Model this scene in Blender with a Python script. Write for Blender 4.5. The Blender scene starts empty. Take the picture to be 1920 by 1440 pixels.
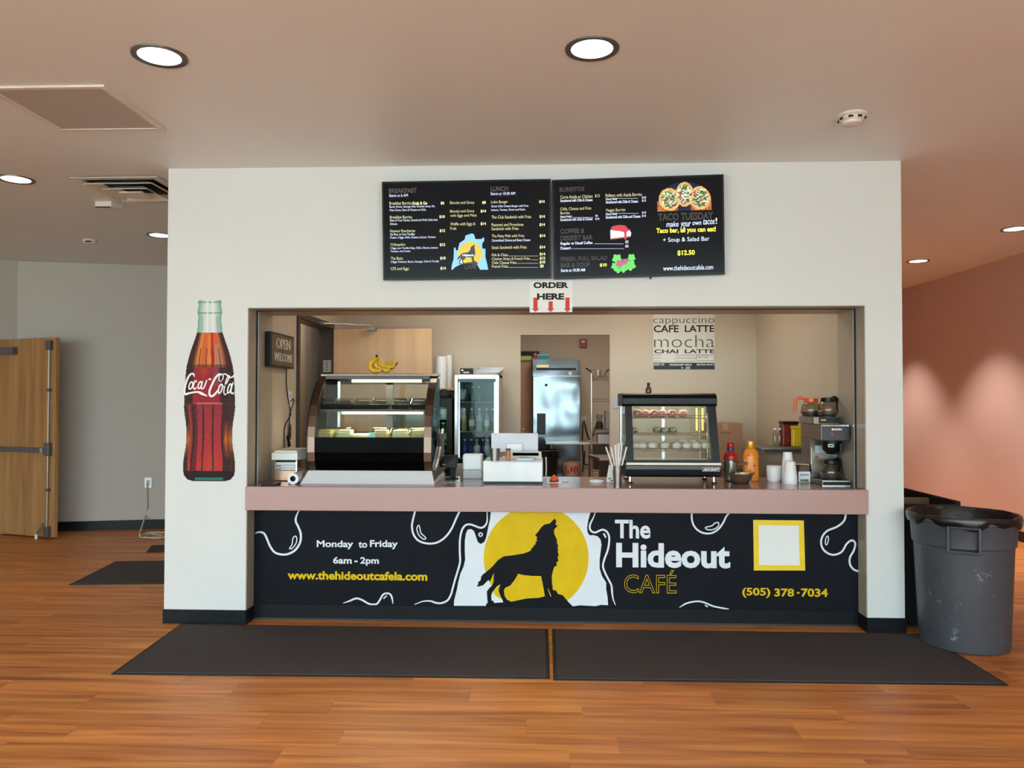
import bpy, math, random
from math import sin, cos, pi, radians
from mathutils import Vector, Matrix
from mathutils.geometry import tessellate_polygon
random.seed(7)
C = bpy.context.scene.collection
SC = bpy.context.scene

# ---------------------------------------------------------------- camera
FPX = 1442.0
CAM = Vector((0.0, -4.984, 1.469))
ROT = (Matrix.Rotation(0.03969, 3, 'Z') @ Matrix.Rotation(0.02047, 3, 'X') @ Matrix.Rotation(-0.0011, 3, 'Y'))
cd = bpy.data.cameras.new('camera'); cam = bpy.data.objects.new('camera', cd); C.objects.link(cam)
cd.sensor_width = 36.0; cd.lens = FPX * 36.0 / 1920.0; cd.clip_start = 0.05; cd.clip_end = 200
cam.matrix_world = Matrix.Translation(CAM) @ (ROT @ Matrix.Rotation(pi / 2, 3, 'X')).to_4x4()
SC.camera = cam

# ---------------------------------------------------------------- world, daylight, exposure
w = bpy.data.worlds.new('world'); SC.world = w; w.use_nodes = True
bg = w.node_tree.nodes['Background']
bg.inputs[0].default_value = (0.81, 0.89, 1.0, 1); bg.inputs[1].default_value = 10.6
SC.view_settings.view_transform = 'Standard'; SC.view_settings.look = 'None'
SC.view_settings.exposure = 0.0; SC.view_settings.gamma = 1.0; SC.view_settings.use_curve_mapping = False
SC.cycles.max_bounces = 10; SC.cycles.diffuse_bounces = 5; SC.cycles.glossy_bounces = 4
SC.cycles.transparent_max_bounces = 24; SC.cycles.caustics_reflective = False; SC.cycles.caustics_refractive = False
SC.cycles.sample_clamp_indirect = 6.0
WY = -8.0                                  # the hall's window wall, behind the camera
pl = bpy.data.lights.new('window_portal', 'AREA'); pl.shape = 'RECTANGLE'; pl.size = 12.8; pl.size_y = 2.8
pl.cycles.is_portal = True
po = bpy.data.objects.new('window_portal', pl); C.objects.link(po)
po.location = (-1.7, WY + 0.16, 1.45); po.rotation_euler = (radians(90), 0, 0)

sd = bpy.data.lights.new('sun', 'SUN'); sd.energy = 9.0; sd.angle = 0.02; sd.color = (1.0, .95, .88)
so = bpy.data.objects.new('sun', sd); C.objects.link(so); so.rotation_euler = (radians(36), 0, radians(-8))   # high sun: only a strip of floor by the windows

def pixel_ray(u, v):
    return ROT @ Vector(((u - 960) / FPX, 1, -(v - 720) / FPX))
def on_axis(u, v, ax, k):
    d = pixel_ray(u, v); return CAM + d * ((k - CAM[ax]) / d[ax])
def PX(u, v, k): return on_axis(u, v, 0, k)
def PY(u, v, k=0.0): return on_axis(u, v, 1, k)
def PZ(u, v, k=0.0): return on_axis(u, v, 2, k)

# ---------------------------------------------------------------- materials
def lin(c):
    return tuple((x / 255 / 12.92) if x / 255 <= 0.04045 else ((x / 255 + 0.055) / 1.055) ** 2.4 for x in c[:3])
MATS = {}
def nt_of(m): return m.node_tree.nodes, m.node_tree.links
def mat(name, rgb, rough=0.5, metal=0.0, vary=0.06, scale=8.0, bump=0.0, bscale=200.0, spec=0.5, aniso=None, stretch=(1, 1, 1)):
    if name in MATS: return MATS[name]
    m = bpy.data.materials.new(name); m.use_nodes = True
    N, L = nt_of(m); p = N['Principled BSDF']
    p.inputs['Roughness'].default_value = rough; p.inputs['Metallic'].default_value = metal
    p.inputs['Specular IOR Level'].default_value = spec
    c = lin(rgb)
    tc = N.new('ShaderNodeTexCoord'); mp = N.new('ShaderNodeMapping'); mp.inputs['Scale'].default_value = stretch
    L.new(tc.outputs['Object'], mp.inputs['Vector'])
    n = N.new('ShaderNodeTexNoise'); n.inputs['Scale'].default_value = scale; n.inputs['Detail'].default_value = 3
    L.new(mp.outputs[0], n.inputs['Vector'])
    r = N.new('ShaderNodeValToRGB')
    r.color_ramp.elements[0].position = 0.3; r.color_ramp.elements[1].position = 0.7
    r.color_ramp.elements[0].color = (*[x * (1 - vary) for x in c], 1); r.color_ramp.elements[1].color = (*[min(1, x * (1 + vary)) for x in c], 1)
    L.new(n.outputs['Fac'], r.inputs[0]); L.new(r.outputs[0], p.inputs['Base Color'])
    if bump:
        b = N.new('ShaderNodeBump'); b.inputs['Strength'].default_value = bump; b.inputs['Distance'].default_value = 0.002
        n2 = N.new('ShaderNodeTexNoise'); n2.inputs['Scale'].default_value = bscale; n2.inputs['Detail'].default_value = 2
        L.new(mp.outputs[0], n2.inputs['Vector']); L.new(n2.outputs['Fac'], b.inputs['Height']); L.new(b.outputs[0], p.inputs['Normal'])
    MATS[name] = m; return m
def emis(name, rgb, s):
    if name in MATS: return MATS[name]
    m = bpy.data.materials.new(name); m.use_nodes = True; N, L = nt_of(m)
    p = N['Principled BSDF']; p.inputs['Base Color'].default_value = (*lin(rgb), 1); p.inputs['Roughness'].default_value = 0.3
    p.inputs['Emission Color'].default_value = (*lin(rgb), 1); p.inputs['Emission Strength'].default_value = s
    MATS[name] = m; return m
def glassy(name, tint=(235, 245, 242), gloss=0.12, rough=0.02):
    if name in MATS: return MATS[name]
    m = bpy.data.materials.new(name); m.use_nodes = True; N, L = nt_of(m)
    N.remove(N['Principled BSDF']); o = N['Material Output']
    t = N.new('ShaderNodeBsdfTransparent'); t.inputs[0].default_value = (*lin(tint), 1)
    g = N.new('ShaderNodeBsdfGlossy'); g.inputs['Roughness'].default_value = rough
    lw = N.new('ShaderNodeLayerWeight'); pw = N.new('ShaderNodeMath'); pw.operation = 'POWER'; pw.inputs[1].default_value = 4.0
    mu = N.new('ShaderNodeMath'); mu.operation = 'MULTIPLY_ADD'; mu.inputs[1].default_value = 0.7; mu.inputs[2].default_value = gloss * 0.4
    mx = N.new('ShaderNodeMixShader')
    L.new(lw.outputs['Facing'], pw.inputs[0]); L.new(pw.outputs[0], mu.inputs[0]); L.new(mu.outputs[0], mx.inputs[0]); L.new(t.outputs[0], mx.inputs[1]); L.new(g.outputs[0], mx.inputs[2])
    L.new(mx.outputs[0], o.inputs[0]); MATS[name] = m; return m
def wood(name, c0, c1, c2, rough=0.4, axis='X', rnd=True, sc=1.0, bump=0.15):
    """streaky wood: long grain along one axis, tone shifted per piece"""
    if name in MATS: return MATS[name]
    m = bpy.data.materials.new(name); m.use_nodes = True; N, L = nt_of(m); p = N['Principled BSDF']
    tc = N.new('ShaderNodeTexCoord'); oi = N.new('ShaderNodeObjectInfo')
    mul = N.new('ShaderNodeVectorMath'); mul.operation = 'MULTIPLY_ADD'
    mul.inputs[1].default_value = (1, 1, 1)
    cb = N.new('ShaderNodeCombineXYZ'); mm = N.new('ShaderNodeMath'); mm.operation = 'MULTIPLY'; mm.inputs[1].default_value = 37.0 if rnd else 0.0
    L.new(oi.outputs['Random'], mm.inputs[0])
    for i in range(3): L.new(mm.outputs[0], cb.inputs[i])
    L.new(tc.outputs['Object'], mul.inputs[0]); L.new(cb.outputs[0], mul.inputs[2])
    mp = N.new('ShaderNodeMapping'); s = [16 * sc] * 3; s['XYZ'.index(axis)] = 0.9 * sc; mp.inputs['Scale'].default_value = s
    L.new(mul.outputs[0], mp.inputs['Vector'])
    n = N.new('ShaderNodeTexNoise'); n.inputs['Scale'].default_value = 1.0; n.inputs['Detail'].default_value = 5; n.inputs['Roughness'].default_value = 0.6
    n.inputs['Distortion'].default_value = 0.6
    L.new(mp.outputs[0], n.inputs['Vector'])
    r = N.new('ShaderNodeValToRGB'); e = r.color_ramp.elements
    e[0].position = 0.28; e[0].color = (*lin(c0), 1); e[1].position = 0.72; e[1].color = (*lin(c2), 1)
    x = e.new(0.5); x.color = (*lin(c1), 1)
    L.new(n.outputs['Fac'], r.inputs[0])
    hv = N.new('ShaderNodeHueSaturation'); mr = N.new('ShaderNodeMapRange')
    mr.inputs['To Min'].default_value = 0.86 if rnd else 1.0; mr.inputs['To Max'].default_value = 1.12 if rnd else 1.0
    L.new(oi.outputs['Random'], mr.inputs['Value']); L.new(mr.outputs[0], hv.inputs['Value'])
    L.new(r.outputs[0], hv.inputs['Color']); L.new(hv.outputs[0], p.inputs['Base Color'])
    p.inputs['Roughness'].default_value = rough; p.inputs['Specular IOR Level'].default_value = .35
    b = N.new('ShaderNodeBump'); b.inputs['Strength'].default_value = bump; b.inputs['Distance'].default_value = 0.001
    L.new(n.outputs['Fac'], b.inputs['Height']); L.new(b.outputs[0], p.inputs['Normal'])
    MATS[name] = m; return m
def checker(name, a, b, scale):
    if name in MATS: return MATS[name]
    m = bpy.data.materials.new(name); m.use_nodes = True; N, L = nt_of(m); p = N['Principled BSDF']
    tc = N.new('ShaderNodeTexCoord'); k = N.new('ShaderNodeTexChecker'); k.inputs['Scale'].default_value = scale
    k.inputs[1].default_value = (*lin(a), 1); k.inputs[2].default_value = (*lin(b), 1)
    L.new(tc.outputs['Object'], k.inputs[0]); L.new(k.outputs[0], p.inputs['Base Color']); p.inputs['Roughness'].default_value = 0.5
    MATS[name] = m; return m
def vcol(name, rough=0.5, emit=0.0):
    if name in MATS: return MATS[name]
    m = bpy.data.materials.new(name); m.use_nodes = True; N, L = nt_of(m); p = N['Principled BSDF']
    a = N.new('ShaderNodeVertexColor'); a.layer_name = 'Col'; L.new(a.outputs[0], p.inputs['Base Color'])
    p.inputs['Roughness'].default_value = rough; p.inputs['Specular IOR Level'].default_value = .15
    if emit: L.new(a.outputs[0], p.inputs['Emission Color']); p.inputs['Emission Strength'].default_value = emit
    MATS[name] = m; return m

WHITE = mat('white_wall_paint', (220, 221, 220), 0.55, vary=0.012, scale=2, bump=0.12, bscale=160)
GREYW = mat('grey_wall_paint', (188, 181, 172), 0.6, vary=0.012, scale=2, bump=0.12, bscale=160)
BEIGE = mat('beige_wall_paint', (202, 186, 164), 0.5, vary=0.015, scale=2, bump=0.1, bscale=160)
TERRA = mat('terracotta_wall_paint', (203, 169, 154), 0.55, vary=0.015, scale=2, bump=0.1, bscale=160)
CEIL = mat('ceiling_paint', (230, 230, 230), 0.42, vary=0.015, scale=1.5, bump=0.22, bscale=120)
JAMB = mat('jamb_paint', (172, 160, 142), 0.4, vary=0.015)
BASEB = mat('black_vinyl_base', (14, 16, 22), 0.4, spec=0.25)
FLOORW = wood('floor_wood', (148, 84, 42), (200, 124, 62), (226, 156, 86), 0.42, 'X', True, 1.0, 0.05)
SUBW = wood('floor_wood_far', (148, 84, 42), (198, 122, 62), (224, 154, 86), 0.42, 'X', False, 1.0, 0.05)
OAK = wood('oak_veneer', (146, 102, 60), (172, 126, 78), (186, 142, 92), 0.4, 'Z', False, 0.8, 0.05)
MAPLE = wood('maple_veneer', (196, 156, 116), (206, 168, 128), (216, 180, 140), 0.4, 'Z', False, 0.5, 0.03)
PINKL = mat('pink_laminate', (176, 140, 134), 0.3, vary=0.03, scale=120)
TOPL = mat('pink_laminate_top', (158, 122, 112), 0.16, vary=0.03, scale=120)
STEEL = mat('stainless_steel', (200, 202, 204), 0.26, 1.0, vary=0.03, stretch=(1, 1, 60))
DSTEEL = mat('satin_metal', (150, 148, 146), 0.35, 1.0, vary=0.03)
CHROME = mat('chrome', (225, 226, 228), 0.08, 1.0, vary=0.01)
ALU = mat('aluminium', (196, 198, 200), 0.3, 0.9, vary=0.02)
BRONZE = mat('brown_metal', (112, 92, 80), 0.28, 0.9, vary=0.03)
BLACK = mat('black_plastic', (16, 17, 19), 0.35, spec=0.25)
MBLACK = mat('matte_black', (14, 14, 15), 0.7)
DBROWN = mat('dark_bronze_frame', (52, 46, 42), 0.4)
WPLAS = mat('white_plastic', (232, 234, 238), 0.3, vary=0.01)
FOAM = mat('white_foam', (240, 240, 242), 0.6, vary=0.01)
LGREY = mat('light_grey_plastic', (186, 186, 186), 0.4, vary=0.02)
CARD = mat('cardboard', (166, 126, 94), 0.7, vary=0.05, stretch=(1, 1, 10))
PAPER = mat('white_paper', (236, 236, 234), 0.6, vary=0.01)
CREAMW = mat('cream_enamel', (236, 224, 206), 0.4)
RED = mat('red_plastic', (176, 24, 30), 0.3)
DRED = mat('dark_red_plastic', (120, 16, 20), 0.35)
YELLOW = mat('yellow_plastic', (226, 196, 30), 0.35)
ORANGE = mat('orange_plastic', (232, 88, 24), 0.3)
ORBOT = mat('orange_bottle', (238, 140, 30), 0.3)
BLUE = mat('blue_plastic', (34, 50, 140), 0.35)
TEAL = mat('teal_plastic', (30, 130, 136), 0.35)
GREEN = mat('green_plastic', (148, 168, 80), 0.4)
GLASS = glassy('clear_glass', (235, 245, 242), .03); CGLASS = glassy('case_glass', (248, 250, 248), 0.02); TGLASS = glassy('teal_edge_glass', (176, 208, 204), 0.05)
CLEARP = glassy('clear_plastic', (236, 240, 236), 0.16, 0.06)
MATG = mat('charcoal_mat_pile', (78, 73, 74), 0.95, vary=0.16, scale=260, bump=0.5, bscale=500, spec=0.1)
MATE = mat('black_mat_rubber', (30, 28, 28), 0.7)

# ---------------------------------------------------------------- mesh helpers
def root_loc(o):
    while o.parent: o = o.parent
    return o.location
def link(name, me, m=None, parent=None):
    o = bpy.data.objects.new(name, me); C.objects.link(o)
    if m: me.materials.append(m)
    if parent: o.parent = parent
    return o
def tag(o, label=None, cat=None, group=None, kind=None):
    if label: o['label'] = label
    if cat: o['category'] = cat
    if group: o['group'] = group
    if kind: o['kind'] = kind
    return o
def thing(name, label, cat, loc=(0, 0, 0), rotz=0.0, group=None):
    o = bpy.data.objects.new(name, None); C.objects.link(o); o.empty_display_size = 0.05
    o.location = loc; o.rotation_euler = (0, 0, rotz)
    return tag(o, label, cat, group)
def dup(root, loc, rotz=None, label=None):
    r = root.copy(); C.objects.link(r); r.location = loc
    if rotz is not None: r.rotation_euler = (0, 0, rotz)
    if label: r['label'] = label
    for ch in list(root.children):
        c = ch.copy(); C.objects.link(c); c.parent = r
        for g in list(ch.children):
            d = g.copy(); C.objects.link(d); d.parent = c
    return r
def catmull(pts, n=6, closed=False):
    out = []; k = len(pts)
    for i in range(k if closed else k - 1):
        g = lambda j: Vector(pts[j % k] if closed else pts[max(0, min(k - 1, j))])
        a, b, c, d = g(i - 1), g(i), g(i + 1), g(i + 2)
        for s in range(n):
            t = s / n
            out.append(0.5 * ((2 * b) + (c - a) * t + (2 * a - 5 * b + 4 * c - d) * t * t + (3 * b - a - 3 * c + d) * t ** 3))
    if not closed: out.append(Vector(pts[-1]))
    return out
class MB:
    """collects shapes; build() links them as one mesh object"""
    def __init__(s): s.v = []; s.f = []
    def add(s, vs, fs):
        k = len(s.v); s.v += [Vector(p) for p in vs]; s.f += [tuple(i + k for i in f) for f in fs]; return s
    def box(s, x0, x1, y0, y1, z0, z1):
        return s.add([(x0, y0, z0), (x1, y0, z0), (x1, y1, z0), (x0, y1, z0), (x0, y0, z1), (x1, y0, z1), (x1, y1, z1), (x0, y1, z1)],
                     [(0, 3, 2, 1), (4, 5, 6, 7), (0, 1, 5, 4), (1, 2, 6, 5), (2, 3, 7, 6), (3, 0, 4, 7)])
    def cbox(s, c, d):
        return s.box(c[0] - d[0] / 2, c[0] + d[0] / 2, c[1] - d[1] / 2, c[1] + d[1] / 2, c[2] - d[2] / 2, c[2] + d[2] / 2)
    def hexa(s, p): # 8 corners: bottom loop (4), top loop (4)
        return s.add(p, [(0, 3, 2, 1), (4, 5, 6, 7), (0, 1, 5, 4), (1, 2, 6, 5), (2, 3, 7, 6), (3, 0, 4, 7)])
    def lathe(s, prof, seg=20, c=(0, 0, 0), axis='Z', sx=1.0, sy=1.0, caps=True):
        vs = []; fs = []
        for r, h in prof:
            for i in range(seg):
                a = 2 * pi * i / seg; x, y = r * cos(a) * sx, r * sin(a) * sy
                q = (x, y, h) if axis == 'Z' else ((x, h, y) if axis == 'Y' else (h, x, y))
                vs.append((q[0] + c[0], q[1] + c[1], q[2] + c[2]))
        for j in range(len(prof) - 1):
            for i in range(seg):
                a, b = j * seg + i, j * seg + (i + 1) % seg
                fs.append((a, b, b + seg, a + seg))
        if caps:
            fs.append(tuple(range(seg))[::-1]); fs.append(tuple((len(prof) - 1) * seg + i for i in range(seg)))
        return s.add(vs, fs)
    def cyl(s, c, r, h, axis='Z', seg=16, r2=None):
        return s.lathe([(r, 0), (r if r2 is None else r2, h)], seg, c, axis)
    def tube(s, pts, r, seg=8, closed=False, radii=None):
        P = [Vector(p) for p in pts]; n = len(P); vs = []; fs = []; up = Vector((0, 0, 1)); prev = None
        for i, p in enumerate(P):
            t = (P[(i + 1) % n] - P[i - 1]) if closed else (P[min(n - 1, i + 1)] - P[max(0, i - 1)])
            t = t.normalized() if t.length > 1e-9 else up
            if prev is None: prev = t.orthogonal().normalized()
            a = (prev - t * prev.dot(t)); a = a.normalized() if a.length > 1e-6 else t.orthogonal().normalized()
            prev = a; b = t.cross(a); rr = radii[i] if radii else r
            for k in range(seg):
                q = 2 * pi * k / seg; vs.append(p + a * (rr * cos(q)) + b * (rr * sin(q)))
        for i in range(n if closed else n - 1):
            for k in range(seg):
                a0 = i * seg; a1 = ((i + 1) % n) * seg
                fs.append((a0 + k, a0 + (k + 1) % seg, a1 + (k + 1) % seg, a1 + k))
        if not closed:
            fs.append(tuple(range(seg))[::-1]); fs.append(tuple((n - 1) * seg + k for k in range(seg)))
        return s.add(vs, fs)
    def prism(s, poly, fn, t0, t1):
        """extrude a 2D polygon; fn(a, b, t) -> 3D point"""
        n = len(poly); vs = [fn(a, b, t0) for a, b in poly] + [fn(a, b, t1) for a, b in poly]
        fs = [(i, (i + 1) % n, n + (i + 1) % n, n + i) for i in range(n)]
        tr = tessellate_polygon([[Vector((a, b, 0)) for a, b in poly]])
        fs += [tuple(x) for x in tr] + [tuple(i + n for i in x[::-1]) for x in tr]
        return s.add(vs, fs)
    def flat(s, poly, fn, t):
        tr = tessellate_polygon([[Vector((a, b, 0)) for a, b in poly]])
        return s.add([fn(a, b, t) for a, b in poly], [tuple(x) for x in tr])
    def ribbon(s, pts, wd, fn, t, closed=False, taper=False):
        P = [Vector((p[0], p[1])) for p in pts]; n = len(P); vs = []; fs = []
        for i, p in enumerate(P):
            d = (P[(i + 1) % n] - P[i - 1]) if closed else (P[min(n - 1, i + 1)] - P[max(0, i - 1)])
            d = d.normalized() if d.length > 1e-9 else Vector((1, 0)); nn = Vector((-d.y, d.x))
            ww = wd / 2
            if taper:
                e = min(i, n - 1 - i) / max(1, n * 0.12); ww *= min(1, 0.35 + 0.65 * e)
            vs += [fn(*(p + nn * ww), t), fn(*(p - nn * ww), t)]
        for i in range(n if closed else n - 1):
            j = (i + 1) % n; fs.append((2 * i, 2 * i + 1, 2 * j + 1, 2 * j))
        return s.add(vs, fs)
    def build(s, name, m, parent=None, smooth=False, bev=0.0, world=True, segs=2, label=None):
        vs = s.v
        if parent is not None and world:
            l = root_loc(parent); vs = [p - l for p in vs]
        me = bpy.data.meshes.new(name); me.from_pydata([tuple(p) for p in vs], [], s.f); me.validate()
        import bmesh
        b = bmesh.new(); b.from_mesh(me); bmesh.ops.recalc_face_normals(b, faces=b.faces); b.to_mesh(me); b.free()
        o = link(name, me, m, parent)
        if bev:
            x = o.modifiers.new('bevel', 'BEVEL'); x.width = bev; x.segments = segs; x.limit_method = 'ANGLE'; x.angle_limit = radians(40)
        if smooth:
            me.shade_smooth()
            try: me.set_sharp_from_angle(angle=radians(38))
            except Exception: pass
        if label: o['label'] = label
        return o
def box(name, m, b, parent=None, bev=0.0, **k): return MB().box(*b).build(name, m, parent, bev=bev, **k)
def struct(o, label=None): return tag(o, label, kind='structure')
def front(a, b, t): return (a, t, b)                      # (x, z, y) -> point on a wall that faces the hall

# flat print: surfaces addressed in photo pixels through the plane they lie on
class Sheet:
    """plane through O with in-plane axes U, V and normal N (all in the frame of the parent's root)"""
    def __init__(s, O, U=(1, 0, 0), V=(0, 0, 1), N=(0, -1, 0), M=Matrix.Identity(4)):
        s.O, s.U, s.V, s.N = Vector(O), Vector(U), Vector(V), Vector(N); s.M = M; s.I = M.inverted()
    def px(s, u, v):                                     # pixel -> (a, b) in the sheet
        c = s.I @ CAM; d = s.I.to_3x3() @ pixel_ray(u, v)
        p = c + d * ((s.O - c).dot(s.N) / d.dot(s.N)); q = p - s.O
        return q.dot(s.U), q.dot(s.V)
    def fn(s, a, b, t=0.0): return s.O + s.U * a + s.V * b + s.N * t
class Zoom:
    def __init__(s, sheet, x0, y0, k): s.s, s.x0, s.y0, s.k = sheet, x0, y0, k
    def p(s, x, y): return s.s.px(s.x0 + x / s.k, s.y0 + y / s.k)
    def P(s, pts): return [s.p(*q) for q in pts]
FONT_CACHE = {}
def text_mesh(txt, bold=0.0, outline=0.0):
    key = (txt, bold, outline)
    if key in FONT_CACHE: return FONT_CACHE[key]
    cu = bpy.data.curves.new('t', 'FONT'); cu.body = txt; cu.size = 1.0; cu.resolution_u = 3
    if outline:
        cu.fill_mode = 'NONE'; cu.bevel_depth = outline; cu.bevel_resolution = 0
    else:
        cu.offset = bold
    o = bpy.data.objects.new('t', cu)
    me = bpy.data.meshes.new_from_object(o)
    vs = [v.co.copy() for v in me.vertices]; fs = [tuple(p.vertices) for p in me.polygons]
    bpy.data.objects.remove(o); bpy.data.curves.remove(cu); bpy.data.meshes.remove(me)
    FONT_CACHE[key] = (vs, fs); return vs, fs
def put_text(mb, sheet, txt, a0, b0, a1, b1, t=0.0, bold=0.0, outline=0.0, shear=0.0):
    """fit the ink of txt into the sheet box (a0,b0)-(a1,b1)"""
    vs, fs = text_mesh(txt, bold, outline)
    if not vs: return
    xs = [v.x for v in vs]; ys = [v.y for v in vs]
    x0, x1, y0, y1 = min(xs), max(xs), min(ys), max(ys); sx = (a1 - a0) / max(1e-6, x1 - x0); sy = (b1 - b0) / max(1e-6, y1 - y0)
    mb.add([sheet.fn(a0 + (v.x - x0) * sx + shear * (v.y - y0) * sy, b0 + (v.y - y0) * sy, t + (v.z * sx if outline else 0)) for v in vs], fs)
def ztext(mb, z, txt, x0, y0, x1, y1, **k):
    """same, with the ink box given in zoomed photo pixels (left, top, right, bottom)"""
    a0, b0 = z.p(x0, (y0 + y1) / 2)[0], z.p((x0 + x1) / 2, y1)[1]; a1, b1 = z.p(x1, (y0 + y1) / 2)[0], z.p((x0 + x1) / 2, y0)[1]
    put_text(mb, z.s, txt, a0, b0, a1, b1, **k)
def picture(name, m, sheet, a0, b0, a1, b1, nx, ny, fn, parent, t=0.0, world=True):
    """a printed picture: fine grid with printed colours; fn(s, t) -> sRGB or None"""
    vs, fs, cols = [], [], []
    for j in range(ny):
        for i in range(nx):
            c = fn((i + 0.5) / nx, (j + 0.5) / ny)
            if c is None: continue
            k = len(vs)
            for di, dj in ((0, 0), (1, 0), (1, 1), (0, 1)):
                vs.append(sheet.fn(a0 + (a1 - a0) * (i + di) / nx, b0 + (b1 - b0) * (j + dj) / ny, t))
            fs.append((k, k + 1, k + 2, k + 3)); cols.append((*lin(c), 1))
    mb = MB(); mb.v = vs; mb.f = fs
    l = root_loc(parent) if (parent is not None and world) else Vector((0, 0, 0))
    me = bpy.data.meshes.new(name); me.from_pydata([tuple(Vector(p) - l) for p in vs], [], fs)
    ca = me.color_attributes.new('Col', 'FLOAT_COLOR', 'CORNER')
    ca.data.foreach_set('color', [x for c in cols for _ in range(4) for x in c])
    return link(name, me, m, parent)

# ================================================================ STRUCTURE
H = 3.0; XL, XR = -2.483, 2.289; OL, OR = -1.94, 2.057; OT = 2.074; WT = 0.45; KB = 2.5; KE = 7.0
RW = 4.98
fl = struct(box('floor', SUBW, (-8.8, 5.1, WY - 0.2, 9.2, -0.12, -0.002)), 'orange-brown wood plank floor')
PLW, PLL = 0.178, 1.2
pm = MB().box(-PLL / 2 + 0.0006, PLL / 2 - 0.0006, -PLW / 2 + 0.0006, PLW / 2 - 0.0006, -0.0018, 0)
first = pm.build('plank', FLOORW, fl, world=False); plank_me = first.data; used = False
known = {0: -0.358, -1: 0.189, -2: -0.074, -3: 0.322, -4: 0.112}
for row in range(-8, 19):
    y0 = -1.212 + row * PLW; yc = y0 + PLW / 2
    dl, dr = pixel_ray(0, 1000), pixel_ray(1920, 1000)
    xl, xr = dl.x / dl.y * (y0 + PLW - CAM.y), dr.x / dr.y * (y0 + PLW - CAM.y)
    off = known.get(row, random.uniform(0, PLL))
    k0 = math.floor((xl - off) / PLL)
    k = k0
    while off + k * PLL < min(xr, RW):
        a, b = off + k * PLL, off + (k + 1) * PLL; k += 1
        if y0 > 0.12 and a > XL - 0.02 and b < XR + 0.02: continue
        if y0 > 0.12 and a < XL < b and a > XL - 0.05: continue
        if b > RW: continue
        if not used: o = first; used = True
        else: o = first.copy(); C.objects.link(o); o.parent = fl
        o.location = ((a + b) / 2, yc, 0)

struct(box('ceiling', CEIL, (-8.8, 5.1, WY - 0.2, 9.2, H, H + 0.12)), 'taupe painted ceiling of the hall')

struct(box('wall_front_left', WHITE, (XL, OL, 0, WT, 0, H)), 'white pier left of the serving opening'); struct(box('wall_front_right', WHITE, (OR, XR, 0, WT, 0, H)), 'white pier right of the serving opening')
struct(box('wall_front_header', WHITE, (OL, OR, 0, WT, OT, H)), 'white wall above the serving opening')
struct(box('wall_soffit', JAMB, (OL, OR, 0.012, WT, OT - 0.004, OT)), 'taupe soffit above the serving opening')
for nm, x0, x1, lb in (('wall_jamb_left', OL, OL + 0.004, 'taupe lined left jamb of the serving opening'), ('wall_jamb_right', OR - 0.004, OR, 'taupe lined right jamb of the serving opening')):
    j = struct(box(nm, JAMB, (x0, x1, 0.006, WT, 0, OT - 0.004)), lb)
    s = 1 if x0 < 0 else -1; xe = x1 if s > 0 else x0
    box('shutter_track', MBLACK, (min(xe, xe + s * .006), max(xe, xe + s * .006), 0.140, 0.152, 0.9, OT - .004), j)
    box('track_lip', ALU, (min(xe, xe + s * .012), max(xe, xe + s * .012), 0.153, 0.160, 0.9, OT - .004), j)
struct(box('trim_1', MBLACK, (OL + .004, OR - .004, 0.140, 0.152, OT - 0.008, OT - 0.004)), 'dark shutter slot in the soffit')
struct(box('wall_inner_left', BEIGE, (-2.06, OL, WT, 1.05, 0, 2.72)))
il = MB(); il.box(-2.06, OL, 2.01, KB, 0, 2.72); il.box(-2.06, OL, 1.05, 2.01, 2.13, 2.72)
struct(il.build('wall_inner_left_far', BEIGE), 'beige kiosk wall around the side doorway')
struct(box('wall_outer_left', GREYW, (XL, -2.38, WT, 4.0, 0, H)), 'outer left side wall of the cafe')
struct(box('wall_vestibule', BEIGE, (-2.38, -2.37, WT, 2.62, 0, 2.72)), 'beige wall seen through the side doorway')
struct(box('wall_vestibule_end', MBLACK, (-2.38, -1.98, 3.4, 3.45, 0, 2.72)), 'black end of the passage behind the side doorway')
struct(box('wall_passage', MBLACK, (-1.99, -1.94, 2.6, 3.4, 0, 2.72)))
struct(box('wall_right_side', BEIGE, (OR, XR - 0.005, WT, 9.0, 0, H)), 'beige right side wall inside the cafe')
struct(box('wall_outer_right', WHITE, (XR - 0.005, XR, WT, 9.0, 0, H)), 'white outer right side wall of the cafe')
KX0, KX1, KZ = -0.214, 0.652, 2.10
bk = MB(); bk.box(-2.06, KX0, KB, KB + .1, 0, 2.72); bk.box(KX1, OR, KB, KB + .1, 0, 2.72); bk.box(KX0, KX1, KB, KB + .1, KZ, 2.72)
struct(bk.build('wall_back', BEIGE), 'beige back wall of the cafe with the kitchen doorway')
struct(box('ceiling_cafe', WHITE, (-2.38, OR, WT, KB + .1, 2.72, 2.78)), 'white ceiling inside the cafe')
struct(box('wall_kitchen_back', BEIGE, (-2.06, OR, KE, KE + .1, 0, 2.9)), 'beige back wall of the kitchen')
struct(box('wall_kitchen_left', BEIGE, (-1.0, -0.9, KB + .1, KE, 0, 2.9)), 'beige left wall of the kitchen')
struct(box('ceiling_kitchen', WHITE, (-1.0, OR, KB + .1, KE + .1, 2.9, 2.96)), 'white ceiling of the kitchen')
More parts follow.
